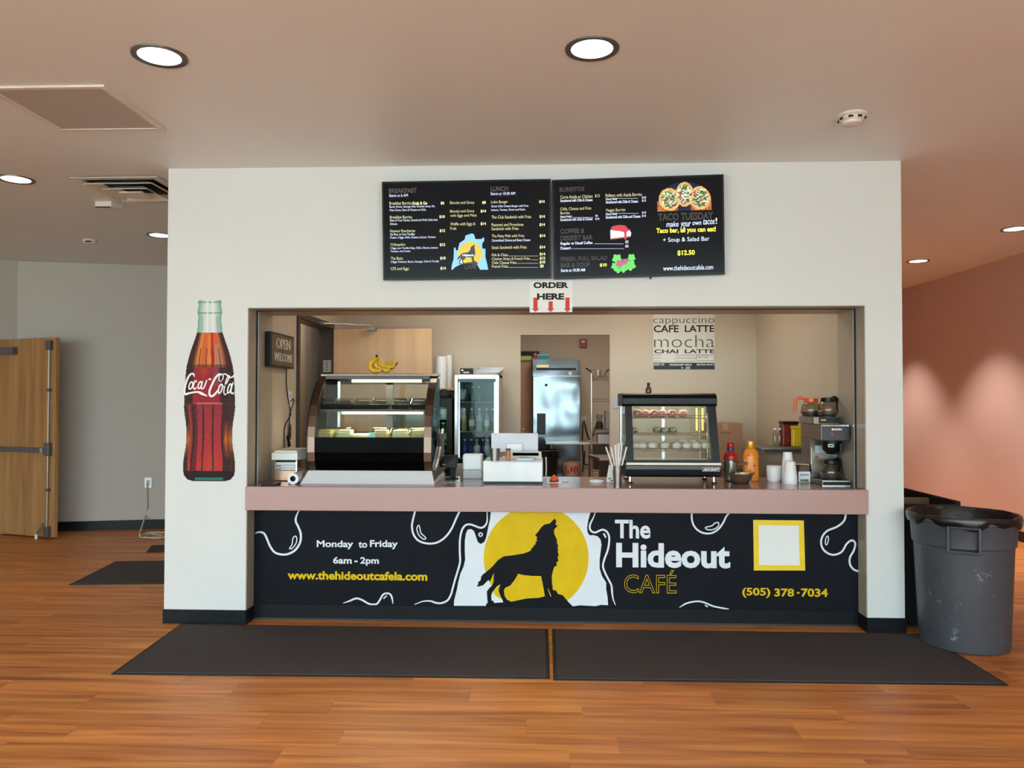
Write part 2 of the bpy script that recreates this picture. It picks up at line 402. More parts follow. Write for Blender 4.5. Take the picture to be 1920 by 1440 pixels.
# hall walls
struct(box('wall_right', TERRA, (RW, RW + .12, WY, 9.1, 0, H)), 'terracotta painted wall of the right hallway')
struct(box('wall_hall_end', TERRA, (XR, RW, 9.0, 9.1, 0, H)))
def slab(name, a, b, th, z0, z1, m, label=None):
    a, b = Vector(a), Vector(b); d = (b - a).normalized(); n = Vector((-d.y, d.x)) * th
    q = [a, b, b + n, a + n]
    return struct(MB().hexa([(p.x, p.y, z0) for p in q] + [(p.x, p.y, z1) for p in q]).build(name, m), label)
BA, BB = (-5.82, 3.30), (-2.40, 4.08)
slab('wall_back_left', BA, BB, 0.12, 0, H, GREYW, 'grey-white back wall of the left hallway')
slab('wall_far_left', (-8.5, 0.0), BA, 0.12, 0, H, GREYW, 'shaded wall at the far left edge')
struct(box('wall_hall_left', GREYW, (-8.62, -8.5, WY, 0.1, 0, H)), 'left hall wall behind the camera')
# window wall behind the camera: sills, mullions and panes
wm = MB(); wm.box(-8.6, RW, WY - .1, WY, 0, 0.05); wm.box(-8.6, RW, WY - .1, WY, 2.85, H); wm.box(-8.6, -8.0, WY - .1, WY, .05, 2.85); wm.box(4.6, RW, WY - .1, WY, .05, 2.85)
struct(wm.build('wall_window', WHITE), 'window wall on the hall side opposite the cafe')
n = 7; xs = [-8.0 + 12.6 * i / n for i in range(n + 1)]
for i in range(n):
    o = struct(box('window_%d' % (i + 1), GLASS, (xs[i], xs[i + 1], WY - .06, WY - .05, .05, 2.85)))
    f = MB(); a, b = xs[i], xs[i + 1]
    f.box(a, a + .04, WY - .1, WY, .05, 2.85); f.box(b - .04, b, WY - .1, WY, .05, 2.85); f.box(a, b, WY - .1, WY, .05, .1); f.box(a, b, WY - .1, WY, 2.8, 2.85); f.box(a, b, WY - .1, WY, 2.15, 2.2)
    f.build('window_frame', DSTEEL, o)
struct(box('floor_outside', mat('pavement', (206, 202, 196), 0.8), (-40, 40, WY - 40, WY - .21, -.2, -.1)), 'pale pavement outside the windows')
# black bases
bb = MB()
bb.box(XL - .006, OL + .008, -.006, 0, 0, .092); bb.box(OL + .004, OL + .010, -.006, .12, 0, .092)
struct(bb.build('baseboard_pier_left', BASEB), 'black vinyl base on the left pier')
bb = MB(); bb.box(OR - .008, XR + .006, -.006, 0, 0, .092); bb.box(OR - .010, OR - .004, -.006, .12, 0, .092); bb.box(XR, XR + .006, 0, 8.9, 0, .092)
struct(bb.build('baseboard_pier_right', BASEB), 'black vinyl base on the right pier')
a, b = Vector(BA), Vector(BB); d = (b - a).normalized(); nn = Vector((d.y, -d.x)) * .008
slab('baseboard_back_left', tuple(a + nn), tuple(b + nn), 0.008, 0, .105, BASEB, 'black vinyl base along the left hallway')
struct(box('baseboard_right', BASEB, (RW - .008, RW, -6, 9.0, 0, .105)), 'black vinyl base along the terracotta wall')
# kitchen doorway edge, cafe side door frame and leaf
fr = MB()
fr.box(OL, OL + .018, 1.005, 1.05, 0, 2.165); fr.box(OL, OL + .018, 2.005, 2.05, 0, 2.165); fr.box(OL, OL + .018, 1.05, 2.005, 2.12, 2.165)
fr.box(-2.06, OL, 1.05, 1.062, 0, 2.13); fr.box(-2.06, OL, 1.995, 2.01, 0, 2.13); fr.box(-2.06, OL, 1.062, 1.995, 2.115, 2.13)
struct(fr.build('trim_2', DBROWN), 'dark brown steel frame of the side doorway')
d2 = struct(box('door_2', MAPLE, (OL + .02, -1.012, 2.008, 2.05, 0.01, 2.118), bev=.002), 'pale maple door leaf standing open inside the cafe')
hg = box('hinge', ALU, (-2.01, OL + .004, 1.985, 1.995, 1.72, 1.83), d2)
for z in (1.74, 1.765, 1.79, 1.81): MB().cyl((-1.975, 1.983, z), .006, .003, 'Y', 8).build('screw', BLACK, hg)
cl = MB(); p0 = PX(604, 606, OL + .03); cl.tube([p0, (-1.72, 1.80, 2.14), (-1.56, 1.97, 2.145)], .008, 6); cl.box(-1.60, -1.52, 1.95, 2.008, 2.10, 2.13)
cl.build('closer_arm', DSTEEL, d2)
box('closer_bracket', DSTEEL, (p0.x - .012, p0.x + .012, p0.y - .05, p0.y + .05, p0.z - .012, p0.z + .012), d2)

# oak door leaf with exit hardware, left hallway
d1 = bpy.data.objects.new('door_1', None); C.objects.link(d1); tip = Vector((-5.13, 2.93)); hin = Vector((-6.02, 3.20))
dd = (tip - hin).normalized(); LW = (tip - hin).length
d1.location = (hin.x, hin.y, 0); d1.rotation_euler = (0, 0, math.atan2(dd.y, dd.x)); struct(d1, 'oak veneer door leaf with exit bar standing open')
Bk = lambda nm, m, b, par=d1, bv=0.0: MB().box(*b).build(nm, m, par, bev=bv, world=False)
Bk('leaf', OAK, (0, LW, 0, .045, .015, 2.12), d1, .002)
GM = mat('grey_hardware', (108, 108, 112), 0.4, 0.6)
bar = Bk('panic_bar', GM, (0, LW - .10, -.05, -.005, .905, .955), d1, .004)
Bk('bar_end', ALU, (LW - .155, LW - .12, -.052, -.004, .908, .952), bar)
Bk('latch_case', GM, (LW - .11, LW - .035, -.05, 0, .87, 1.01), d1, .008)
rod = MB().cyl((LW - .072, -.022, .08), .009, 1.98, seg=8).build('vertical_rod', ALU, d1, True, world=False)
for z in (.50, 1.55): Bk('rod_guide', GM, (LW - .09, LW - .054, -.034, 0, z, z + .03), rod)
Bk('top_latch', GM, (LW - .105, LW - .04, -.045, 0, 1.99, 2.09), d1, .006)
Bk('bottom_latch', GM, (LW - .105, LW - .04, -.045, 0, .02, .13), d1, .006)
Bk('door_closer', GM, (LW - .95, LW - .55, -.06, 0, 1.95, 2.03), d1, .004)
ks = MB().tube([(LW - .13, -.03, .16), (LW - .16, -.05, .08), (LW - .175, -.055, .05)], .009, 6).build('kick_stop', GM, d1, True, world=False)
MB().cyl((LW - .18, -.056, 0), .014, .05, seg=8).build('rubber_tip', PAPER, ks, True, world=False)
# lights inside the cafe and kitchen (unseen troffers); side doorway panel added to brighten the passage
TUBE = emis('troffer_lens', (255, 244, 226), 3.0)
for nm, x, y, z, lb, e in (('light_panel', -.75, 1.45, 2.72, 'recessed light panel in the cafe ceiling, door side', 8.4), ('light_panel', 1.0, 1.45, 2.72, 'recessed light panel in the cafe ceiling, sign side', 8.4), ('light_panel', -2.19, 1.9, 2.72, 'light panel added out of view to brighten behind the side doorway', 14), ('light_panel', .4, 4.6, 2.9, 'recessed light panel in the kitchen ceiling', 42)):
    t = thing(nm, lb, 'light', (x, y, z - .03), group=None)
    hw_ = .12 if x < -2 else .32
    box('frame', WPLAS, (x - hw_, x + hw_, y - hw_, y + hw_, z - .03, z), t)
    box('lens', TUBE, (x - hw_ + .03, x + hw_ - .03, y - hw_ + .03, y + hw_ - .03, z - .034, z - .03), t)
    al = bpy.data.lights.new('panel_lamp', 'AREA'); al.size = 2 * hw_ - .08; al.energy = e; al.color = (1.0, .93, .83)
    ao = bpy.data.objects.new('panel_lamp', al); C.objects.link(ao); ao.parent = t; ao.location = (0, 0, -.012)

# ================================================================ COUNTER FRONT WITH MURAL, WORKTOP
CT = 0.90; PYF = 0.13
wt = thing('countertop', 'dusty pink laminate serving counter top with a deep front edge', 'countertop', (0.06, 0.3, .745))
box('slab', TOPL, (OL + .016, OR - .016, .012, .735, .86, CT), wt, .003)
box('front_edge', PINKL, (OL - .002, OR + .004, -.018, .012, .745, CT), wt, .003)
box('end_strip', PINKL, (OL + .016, OR - .016, .012, .11, .745, .86), wt)
pn = thing('painted_panel', 'black painted counter front with white lettering, yellow moon and wolf', 'mural', (0.06, PYF, 0))
BOARD = mat('black_chalk_paint', (17, 20, 28), 0.65, vary=0.16, scale=3.5, spec=.15)
PW = mat('white_mural_paint', (226, 232, 240), 0.5, vary=0.02, scale=6); PYL = mat('yellow_mural_paint', (226, 188, 4), 0.55, vary=0.06, scale=10, spec=.2)
board = box('board', BOARD, (OL + .004, OR - .004, PYF, PYF + .06, .0, .80), pn)
bs = box('vinyl_base', BASEB, (OL + .010, OR - .010, PYF - .008, PYF, 0, .100), pn)
box('floor_lip', mat('base_lip', (52, 54, 58), 0.3), (OL + .010, OR - .010, PYF - .014, PYF - .008, 0, .012), bs)
sh = Sheet((0, PYF, 0))
ZA, ZB, ZC = Zoom(sh, 460, 940, 4.571), Zoom(sh, 840, 940, 5.647), Zoom(sh, 1120, 940, 3.692)
def clampz(P): return [(a, max(.1005, b)) for a, b in P]
def paint(name, m, poly, t, label=None): return MB().flat(poly, sh.fn, t).build(name, m, pn, label=label)
bgp = [(465,60),(455,100),(445,190),(425,280),(405,380),(385,430),(345,452),(315,430),(295,370),(275,315),(245,293),(210,298),(190,340),(178,420),(178,520),(182,620),(165,690),(130,770),(110,850),(95,930),(80,990),(65,1050),(62,1105),(400,1107),(900,1110),(1320,1112),(1400,1100),(1480,1105),(1560,1110),(1620,1095),(1695,1100),(1690,1020),(1675,930),(1675,860),(1630,790),(1605,710),(1605,620),(1615,540),(1625,460),(1615,405),(1585,370),(1540,358),(1500,360),(1478,330),(1472,280),(1485,200),(1512,105),(1512,60)]
paint('white_ground', PW, clampz(ZB.P(bgp)), .0006, 'white painted backdrop behind the moon')
moon = [(934 + 556 * cos(2 * pi * i / 64), min(1110, max(60, 600 + 556 * sin(2 * pi * i / 64)))) for i in range(64)]
paint('moon', PYL, clampz(ZB.P(moon)), .0012, 'yellow painted full moon')
WOLF = [(1130,183),(1147,205),(1138,245),(1160,258),(1155,268),(1135,285),(1122,305),(1125,345),(1145,385),(1158,425),(1150,430),(1170,478),(1158,482),(1168,520),(1160,530),(1176,572),(1162,580),(1168,640),(1150,640),(1152,683),(1128,690),(1112,730),(1100,790),(1100,850),(1108,900),(1108,935),(1145,945),(1165,980),(1215,992),(1245,1030),(1280,1070),(1322,1112),(400,1108),(408,1080),(420,1075),(415,1020),(412,950),(440,915),(470,885),(482,850),(482,800),(490,760),(478,775),(458,820),(442,850),(428,832),(400,860),(370,890),(330,900),(302,903),(322,875),(318,855),(345,835),(352,795),(372,770),(420,735),(470,690),(530,620),(590,582),(690,570),(800,552),(860,530),(885,510),(875,505),(910,475),(905,465),(935,450),(920,440),(945,415),(935,400),(945,378),(922,358),(955,320),(990,270),(1020,245),(1080,232),(1105,205)]
WBELLY = [(742,765),(800,780),(900,790),(985,790),(1000,860),(1015,940),(1025,1005),(960,1020),(830,1028),(750,1045),(672,1062),(625,1040),(600,1000),(592,945),(605,915),(660,890),(700,840),(725,800)]
WLEG = [(555,878),(545,905),(535,940),(550,990),(575,1040),(585,1068),(490,1075),(478,1050),(462,1050),(458,1000),(470,960),(520,900)]
WLEGY = [(555,878),(545,905),(535,940),(550,990),(572,1035),(520,1010),(478,965),(470,958),(520,905)]
WFRONT = [(1055,920),(1062,925),(1095,1005),(1088,1008),(1070,970)]
paint('wolf', mat('wolf_paint', (14, 16, 23), 0.6, vary=0.05, spec=.15), clampz(ZB.P(WOLF)), .0018, 'black howling wolf silhouette on a rock')
paint('belly_gap', PYL, ZB.P(WBELLY), .0024); paint('leg_gap', PW, ZB.P(WLEG), .0024); paint('leg_gap', PYL, ZB.P(WLEGY), .0030); paint('leg_gap', PYL, ZB.P(WFRONT), .0024)
def stroke(z, pts, wpx, closed=False, taper=False, t=.0008):
    P = catmull([(*z.p(*q), 0) for q in pts], 6, closed)
    s = (z.p(100, 0)[0] - z.p(0, 0)[0]) / 100
    top = .80
    MB().ribbon([(p.x, min(p.y, top)) for p in P], wpx * s, sh.fn, t, closed, taper).build('drip_line', PW, pn)
leftline = [(410,60),(415,160),(412,220),(385,265),(345,280),(290,262),(240,245),(190,250),(155,290),(135,350),(125,430),(125,540),(128,640),(105,730),(75,830),(50,920),(30,990),(-8,1050),(-75,1078),(-135,1072),(-190,1055),(-270,1060),(-355,1092)]
stroke(ZB, leftline, 20, taper=True)
stroke(ZB, [(345 + 18 * cos(a), 352 + 18 * sin(a)) for a in [i * pi / 4 for i in range(8)]], 13, True)
stroke(ZB, [(1580,60),(1540,170),(1510,230),(1500,280),(1520,318),(1560,330),(1600,312),(1640,300),(1680,320),(1705,370),(1705,440),(1690,520),(1660,600),(1640,680),(1660,750),(1700,830),(1730,890),(1738,970),(1750,1040),(1775,1100)], 20, taper=True)
stroke(ZB, [(1645,340),(1660,360),(1670,385)], 18, t=.0012)
stroke(ZA, [(85,275),(120,263),(160,275),(185,320),(210,380),(250,435),(310,455),(370,450),(430,415),(470,350),(475,280),(455,220),(432,170),(440,120),(470,60)], 18, taper=True)
stroke(ZA, [(380,400),(400,370),(408,320),(425,298),(440,310),(438,350),(415,390),(390,408)], 9, True)
stroke(ZA, [(1465,50),(1438,150),(1428,220),(1445,290),(1490,340),(1570,362),(1650,350),(1720,300),(1770,230),(1810,140),(1855,50)], 16)
stroke(ZA, [(1470,235),(1485,205),(1495,225),(1505,270),(1540,305),(1545,322),(1520,320),(1485,285)], 9, True)
stroke(ZA, [(838,872),(890,855),(950,832),(1000,845),(1060,878),(1120,882),(1150,850),(1180,800),(1215,788),(1245,800),(1260,840),(1265,878)], 15, taper=True)
stroke(ZA, [(1185,835),(1200,818),(1215,810)], 10)
stroke(ZC, [(655,50),(655,130),(680,185),(730,218),(790,220),(840,190),(875,140),(895,100),(935,60)], 12)
stroke(ZC, [(750,180),(790,170),(815,150),(838,148),(835,175),(800,195),(760,195)], 8, True)
stroke(ZC, [(1722,60),(1710,130),(1660,175),(1590,205),(1555,250),(1550,300),(1575,345),(1630,370),(1690,350),(1725,295),(1760,270),(1785,290),(1775,340),(1748,390),(1750,440),(1780,475),(1818,485)], 13)
stroke(ZC, [(1582,255),(1595,240),(1600,265),(1588,300),(1578,290)], 7, True)
stroke(ZC, [(567,735),(620,705),(690,692),(740,700),(800,725),(860,738),(912,745)], 11, taper=True); stroke(ZC, [(745,718),(765,730)], 9)
def letters(name, m, items, label=None, t=.0008):
    for z, txt, x0, y0, x1, y1, kw in items:
        mb = MB(); ztext(mb, z, txt, x0, y0, x1, y1, t=t, **kw); mb.build(name, m, pn, label=label)
bd = dict(bold=.028)
letters('opening_hours', PW, [(ZA, 'Monday', 612, 335, 925, 410, bd), (ZA, 'to', 970, 345, 1045, 398, bd), (ZA, 'Friday', 1068, 333, 1307, 410, bd), (ZA, '6am', 752, 475, 912, 535, bd), (ZA, '-', 935, 508, 962, 521, bd), (ZA, '2pm', 985, 478, 1145, 552, bd)], 'white painted opening hours')
letters('web_address', PYL, [(ZA, 'www.thehideoutcafela.com', 362, 600, 1560, 675, dict(bold=.035))], 'yellow painted web address')
letters('cafe_name', PW, [(ZC, 'The', 122, 128, 368, 258, dict(bold=.028)), (ZC, 'Hideout', 130, 290, 920, 462, dict(bold=.036))], 'large white painted name')
letters('cafe_outline_word', PYL, [(ZC, 'CAF\u00c9', 185, 475, 548, 637, dict(outline=.013))], 'yellow outlined capital letters')
letters('phone_number', PYL, [(ZC, '(505)', 1003, 598, 1197, 668, bd), (ZC, '378', 1225, 603, 1362, 660, bd), (ZC, '-', 1380, 628, 1400, 638, bd), (ZC, '7034', 1410, 603, 1595, 662, bd)], 'yellow painted telephone number')
qf = ZC.P([(1078, 128), (1428, 132), (1438, 478), (1083, 478)])
MB().prism(qf, lambda a, b, t: sh.fn(a, b, t), 0, .004).build('yellow_card', mat('yellow_card_print', (244, 208, 16), 0.4), pn, label='yellow framed square card')
MB().flat(ZC.P([(1115, 165), (1392, 168), (1400, 442), (1118, 440)]), sh.fn, .0046).build('white_square', PAPER, pn, label='blank white square inside the yellow card')

# ================================================================ MENU SCREENS
SCR = bpy.data.materials.new('screen_panel'); SCR.use_nodes = True
_p = SCR.node_tree.nodes['Principled BSDF']; _p.inputs['Base Color'].default_value = (.006, .006, .008, 1); _p.inputs['Roughness'].default_value = .14; _p.inputs['Specular IOR Level'].default_value = .08
_p.inputs['Emission Color'].default_value = (.02, .018, .022, 1); _p.inputs['Emission Strength'].default_value = .2
SY = emis('menu_yellow_glow', (206, 204, 150), .62); SWT = emis('menu_white_glow', (210, 224, 255), .8); SYB = emis('menu_bright_yellow_glow', (240, 232, 60), .75)
SGR = emis('menu_grey_glow', (120, 120, 118), .3); SBL = emis('menu_sky_blue_glow', (120, 180, 240), .75); SK = emis('menu_black', (6, 6, 8), .05); SMN = emis('menu_gold_glow', (196, 170, 40), .7)
SRD = emis('menu_red_glow', (190, 30, 50), .6); SGN = emis('menu_green_glow', (90, 200, 80), .6); SPK = emis('menu_purple_glow', (170, 70, 120), .6)
def tv(quad, label):
    P = [PY(u, v, -.075) for u, v in quad]      # TL TR BR BL
    cx = sum((p.x for p in P)) / 4; zb = (P[2].z + P[3].z) / 2; W = 1.088; Hh = .632
    roll = (math.atan2(P[1].z - P[0].z, P[1].x - P[0].x) + math.atan2(P[2].z - P[3].z, P[2].x - P[3].x)) / 2
    o = thing('menu_screen', label, 'screen', (cx, -.05, zb))
    o.rotation_mode = 'XYZ'; o.rotation_euler = (radians(3.5), -roll, 0)
    M = Matrix.Translation(o.location) @ o.rotation_euler.to_matrix().to_4x4()
    Bx = lambda nm, m, b, par=o, bv=0.0: MB().box(*b).build(nm, m, par, bev=bv, world=False)
    Bx('housing', BLACK, (-W / 2, W / 2, 0, .028, 0, Hh), o, .003)
    pnl = Bx('display', SCR, (-W / 2 + .010, W / 2 - .010, -.002, 0, .014, Hh - .010))
    bz = MB(); bz.box(-W / 2, W / 2, -.004, 0, 0, .014); bz.box(-W / 2, W / 2, -.004, 0, Hh - .010, Hh); bz.box(-W / 2, -W / 2 + .010, -.004, 0, .014, Hh - .01); bz.box(W / 2 - .010, W / 2, -.004, 0, .014, Hh - .01)
    bz.build('bezel', BLACK, o, world=False)
    Bx('wall_bracket', MBLACK, (-.2, .2, .028, .046, .2, .42))
    return o, pnl, Sheet((0, -.002, 0), M=M)
def menu(pnl, name, m, z, items, t=.0006, **kw):
    for it in items:
        mb = MB()
        if it[0] == '_': mb.flat(z.P([(it[1], it[2]), (it[3], it[2]), (it[3], it[2] + 2.5), (it[1], it[2] + 2.5)]), z.s.fn, t)
        else: ztext(mb, z, *it, t=t, **kw)
        mb.build('price_rule' if it[0] == '_' else name, m, pnl, world=False)
t1, d1s, sh1 = tv([(716, 341), (1033, 335), (1034, 521), (720, 524)], 'wall menu screen listing breakfast and lunch, with a small wolf logo')
Z1 = Zoom(sh1, 700, 320, 5.144)
menu(d1s, 'heading_lettering', SGR, Z1, [('BREAKFAST', 150, 170, 420, 215), ('LUNCH', 1132, 152, 1300, 198), ('CAF\u00c9', 875, 900, 992, 948)], outline=.022)
sub1 = [('Starts at 6 AM', 153, 225, 333, 252), ('Bacon Green, Sausage Red, Chorizo amos, No', 157, 335, 592, 361), ('Meat Green, Bean & Cheese no Chile.', 158, 368, 510, 391), ('Meat of Your Choice, Smothered With Chile And', 160, 466, 618, 490), ('Cheese.', 160, 502, 233, 523), ('On Flour or Corn Tortillas.', 163, 602, 403, 624), ('Potato, 2 Eggs, Chile, Cheese, Lettuce, Tomato.', 163, 632, 603, 658), ('2 Eggs over Tortilla Chips, Chile, Cheese, Lettuce', 165, 735, 622, 760), ('Tomato, and Cream', 166, 767, 356, 788), ('2 Eggs, Potatoes, Bacon, Sausage, Chile & Tortilla.', 168, 867, 636, 891), ('Starts at 10:30 AM', 1132, 207, 1368, 234), ('Green Chile Cheese Burger with Fries,', 1137, 330, 1498, 357), ('Lettuce, Tomato, Onion and Pickle.', 1137, 366, 1468, 389), ('Caramelized Onions and Swiss Cheese', 1142, 658, 1513, 682)]
menu(d1s, 'description_lettering', SWT, Z1, sub1)
yl1 = [('Breakfast Burrito', 155, 298, 368, 328), ('Breakfast Burrito', 160, 433, 373, 461), ('Huevos Rancheros', 162, 566, 403, 594), ('Chilaquiles', 165, 699, 308, 732), ('The Basic', 168, 831, 285, 859), ('CFS and Eggs', 168, 931, 343, 966), ('Biscuits and Gravy', 740, 294, 975, 329), ('Biscuits and Gravy', 741, 376, 975, 411), ('with Eggs and Meat', 741, 418, 998, 452), ('Waffle with Eggs &', 742, 499, 985, 536), ('Fruit', 742, 542, 802, 571), ('Lobo Burger', 1136, 287, 1297, 322), ('The Club Sandwich with Fries', 1140, 431, 1522, 461), ('Pastrami and Provolone', 1140, 506, 1448, 535), ('Sandwich with Fries', 1140, 544, 1400, 573), ('The Patty Melt with Fries', 1142, 615, 1456, 650), ('Steak Sandwich with Fries', 1142, 724, 1478, 754), ('Fish & Chips', 1143, 799, 1298, 833), ('Chicken Strips & French Fries', 1143, 836, 1512, 869), ('Chile Cheese Fries', 1143, 873, 1378, 900), ('French Fries', 1143, 909, 1297, 936), ('_', 1300, 822, 1590), ('_', 1522, 858, 1590), ('_', 1380, 892, 1590), ('_', 1300, 932, 1590)]
menu(d1s, 'dish_lettering', SY, Z1, yl1)
pr1 = [('Grab & Go', 376, 298, 520, 328)] + [(t, x, y, x + (52 if len(t) == 3 else 35), y + 31) for t, x, y in (('$6', 650, 298), ('$10', 637, 430), ('$12', 640, 565), ('$12', 641, 700), ('$10', 645, 830), ('$14', 647, 927), ('$8', 1050, 293), ('$14', 1035, 376), ('$14', 1035, 498), ('$14', 1600, 284), ('$14', 1603, 428), ('$14', 1603, 506), ('$14', 1605, 613), ('$14', 1605, 723), ('$14', 1605, 790), ('$12', 1605, 830), ('$10', 1605, 868), ('$5', 1608, 906))]
menu(d1s, 'price_lettering', emis('menu_price_glow', (236, 234, 170), .75), Z1, pr1, bold=.02)
sp = lambda nm, m, z, poly, t, pnl: MB().flat(z.P(poly), z.s.fn, t).build(nm, m, pnl, world=False)
sp('logo_backdrop', SBL, Z1, [(752,955),(760,900),(775,850),(778,745),(790,740),(798,770),(815,770),(830,700),(880,665),(890,625),(950,605),(970,615),(985,660),(1045,660),(1055,645),(1070,650),(1068,680),(1050,700),(1050,750),(1082,755),(1080,830),(1095,890),(1108,955),(1030,955),(1000,905),(940,892),(840,905),(790,930),(765,955)], .0006, d1s)
sp('logo_moon', SMN, Z1, [(935 + 118 * cos(a), min(900, 802 + 118 * sin(a))) for a in [i * pi / 20 for i in range(40)]], .001, d1s)
W1 = lambda P: [(805 + (x - 302) * .2059, 712 + (y - 183) * .2043) for x, y in P]
sp('logo_wolf', SK, Z1, W1(WOLF), .0014, d1s); sp('logo_gap', SMN, Z1, W1(WBELLY), .0018, d1s); sp('logo_gap', SWT, Z1, W1(WLEG), .0018, d1s)
menu(d1s, 'logo_word', SWT, Z1, [('Hideout', 860, 803, 968, 826)], t=.0022, bold=.03)

t2, d2s, sh2 = tv([(1036, 338), (1362, 326), (1362, 514), (1038, 522)], 'wall menu screen listing burritos and a taco offer with a food photo')
Z2 = Zoom(sh2, 1030, 310, 4.966)
menu(d2s, 'heading_lettering', SGR, Z2, [('BURRITOS', 95, 202, 325, 243), ('COFFEE &', 103, 590, 327, 635), ('DESSERT BAR', 105, 652, 402, 697), ('FRESH, FULL SALAD', 107, 848, 538, 892), ('BAR & SOUP', 107, 905, 378, 948), ('TACO TUESDAY', 1012, 442, 1525, 508)], outline=.018)
menu(d2s, 'description_lettering', SWT, Z2, [('Smothered with Chile & Cheese', 102, 312, 402, 338), ('Hand Held', 103, 467, 205, 488), ('Smothered with Chile & Cheese', 103, 490, 402, 515), ('Hand Held', 526, 302, 628, 324), ('Smothered with Chile & Cheese', 526, 325, 826, 352), ('Hand Held', 526, 441, 628, 464), ('Smothered with Chile and Cheese', 526, 465, 848, 492), ('Regular or Decaf Coffee', 105, 710, 402, 745), ('Dessert', 105, 757, 202, 784), ('Starts at 10:30 AM', 107, 962, 332, 990), ('$6', 428, 460, 452, 480), ('$10', 428, 488, 465, 510), ('$10', 862, 290, 900, 312), ('$12', 862, 318, 900, 340), ('$10', 862, 430, 900, 452), ('$12', 862, 460, 900, 482), ('$2', 707, 700, 738, 727), ('$5', 707, 740, 738, 767), ('_', 210, 484, 410), ('_', 632, 306, 826), ('_', 632, 446, 830), ('_', 418, 730, 690), ('_', 210, 775, 695)], bold=.012)
menu(d2s, 'dish_lettering', SY, Z2, [('Carne Asada or Chicken', 102, 276, 402, 306), ('$12', 425, 270, 470, 300), ('Chile, Cheese and Fries', 103, 388, 390, 420), ('Burrito', 103, 430, 190, 456), ('Relleno with Asada Burrito', 524, 260, 862, 290), ('Veggie Burrito', 526, 402, 708, 436)])
menu(d2s, 'offer_lettering', SYB, Z2, [('Taco bar, all you can eat!', 995, 577, 1550, 637), ('$12.50', 1192, 790, 1355, 842), ('$10', 470, 912, 534, 946)], bold=.03)
menu(d2s, 'script_lettering', SWT, Z2, [('make', 1088, 522, 1200, 572), ('your', 1218, 530, 1310, 590), ('own', 1330, 525, 1412, 556), ('tacos', 1428, 502, 1535, 550)], bold=.004, shear=.15)
menu(d2s, 'web_lettering', SWT, Z2, [('!', 1548, 488, 1562, 545), ('+ Soup & Salad Bar', 1058, 668, 1490, 720), ('www.thehideoutcafela.com', 1060, 930, 1525, 975)])
def taco_pic(s, t):
    x = (s - .5) * 2; y = t
    r = math.hypot(x, (y - .05) / .95) if y > .0 else 2
    rnd = random.Random(int(s * 34) * 1000 + int(t * 22)).random()
    if y > .32 and x * x + ((y - .32) / .66) ** 2 > 1: return None
    for cx, cy, rx, ry, an in ((.02, .56, .33, .42, 0), (-.54, .40, .40, .38, .5), (.58, .42, .40, .40, -.4)):
        dx, dy = x - cx, y - cy; u = dx * cos(an) - dy * sin(an); v = dx * sin(an) + dy * cos(an)
        q = (u / rx) ** 2 + (v / ry) ** 2
        if q < .62: return [(60, 110, 45), (120, 160, 90), (190, 200, 190), (110, 60, 60), (220, 220, 210), (150, 90, 70)][int(rnd * 6)]
        if q < 1.0: return (214, 176, 112) if rnd > .3 else (190, 146, 84)
    if y < .34 and abs(x) > .25: return (176, 110, 60) if rnd > .4 else (150, 70, 40)
    return (28, 34, 58)
q0, q1 = Z2.p(1006, 430), Z2.p(1506, 142)
picture('food_photo', vcol('screen_photo', .2, .7), sh2, q0[0], q0[1], q1[0], q1[1], 90, 56, taco_pic, d2s, t=.0006, world=False)
sp('cake_slice', SWT, Z2, [(568,602),(640,612),(745,598),(762,630),(755,668),(570,692)], .0006, d2s)
sp('cake_berries', SRD, Z2, [(570,600),(580,572),(610,562),(660,555),(710,562),(730,590),(755,600),(720,620),(718,690),(700,690),(695,622),(640,610)], .001, d2s)
sp('cake_crust', emis('menu_crust', (170, 90, 60), .5), Z2, [(570,680),(755,658),(755,668),(570,692)], .0008, d2s)
for cx, cy, r, m in ((630, 870, 42, SGN), (765, 860, 34, SGN), (690, 950, 44, SGN), (755, 930, 46, SGN), (612, 940, 34, SGN), (640, 965, 36, SGN), (655, 915, 34, SPK), (705, 895, 26, SPK)):
    sp('salad_leaf' if m is SGN else 'salad_onion', m, Z2, [(cx + r * (1 + .18 * sin(5 * a)) * cos(a), cy + r * (1 + .18 * sin(5 * a)) * sin(a)) for a in [i * pi / 10 for i in range(20)]], .0006 if m is SGN else .001, d2s)
MB().cyl((.075, .012, -.016), .006, .018, seg=8).build('cable_end', BLACK, t2, world=False)

# ================================================================ PAPER SIGNS AND DECAL
shw = Sheet((0, -.0006, 0)); oq = [shw.px(*p) for p in ((993, 527), (1073, 526), (1073, 585), (993, 586))]
og = thing('order_sign', 'white paper sign reading ORDER HERE with three red arrows', 'sign', (oq[0][0], -.003, oq[3][1]))
sho = Sheet((0, -.0026, 0))
MB().prism(oq, sho.fn, -.0018, 0).build('paper', PAPER, og)
ZO = Zoom(sho, 0, 0, 1)
for q in (('ORDER', 1000, 529, 1066, 540.5), ('HERE', 1007, 550, 1058, 562)): mb = MB(); ztext(mb, ZO, *q, t=.0006, bold=.05); mb.build('sign_word', MBLACK, og)
for cx, y0, y1 in ((1004, 558, 585), (1032.5, 565, 585), (1064, 558, 585)):
    MB().flat(ZO.P([(cx - 4, y0), (cx + 4, y0), (cx + 4, y1 - 6), (cx + 8, y1 - 7), (cx, y1), (cx - 8, y1 - 7), (cx - 4, y1 - 6)]), sho.fn, .0006).build('red_arrow', mat('red_print', (200, 40, 34), .5), og)

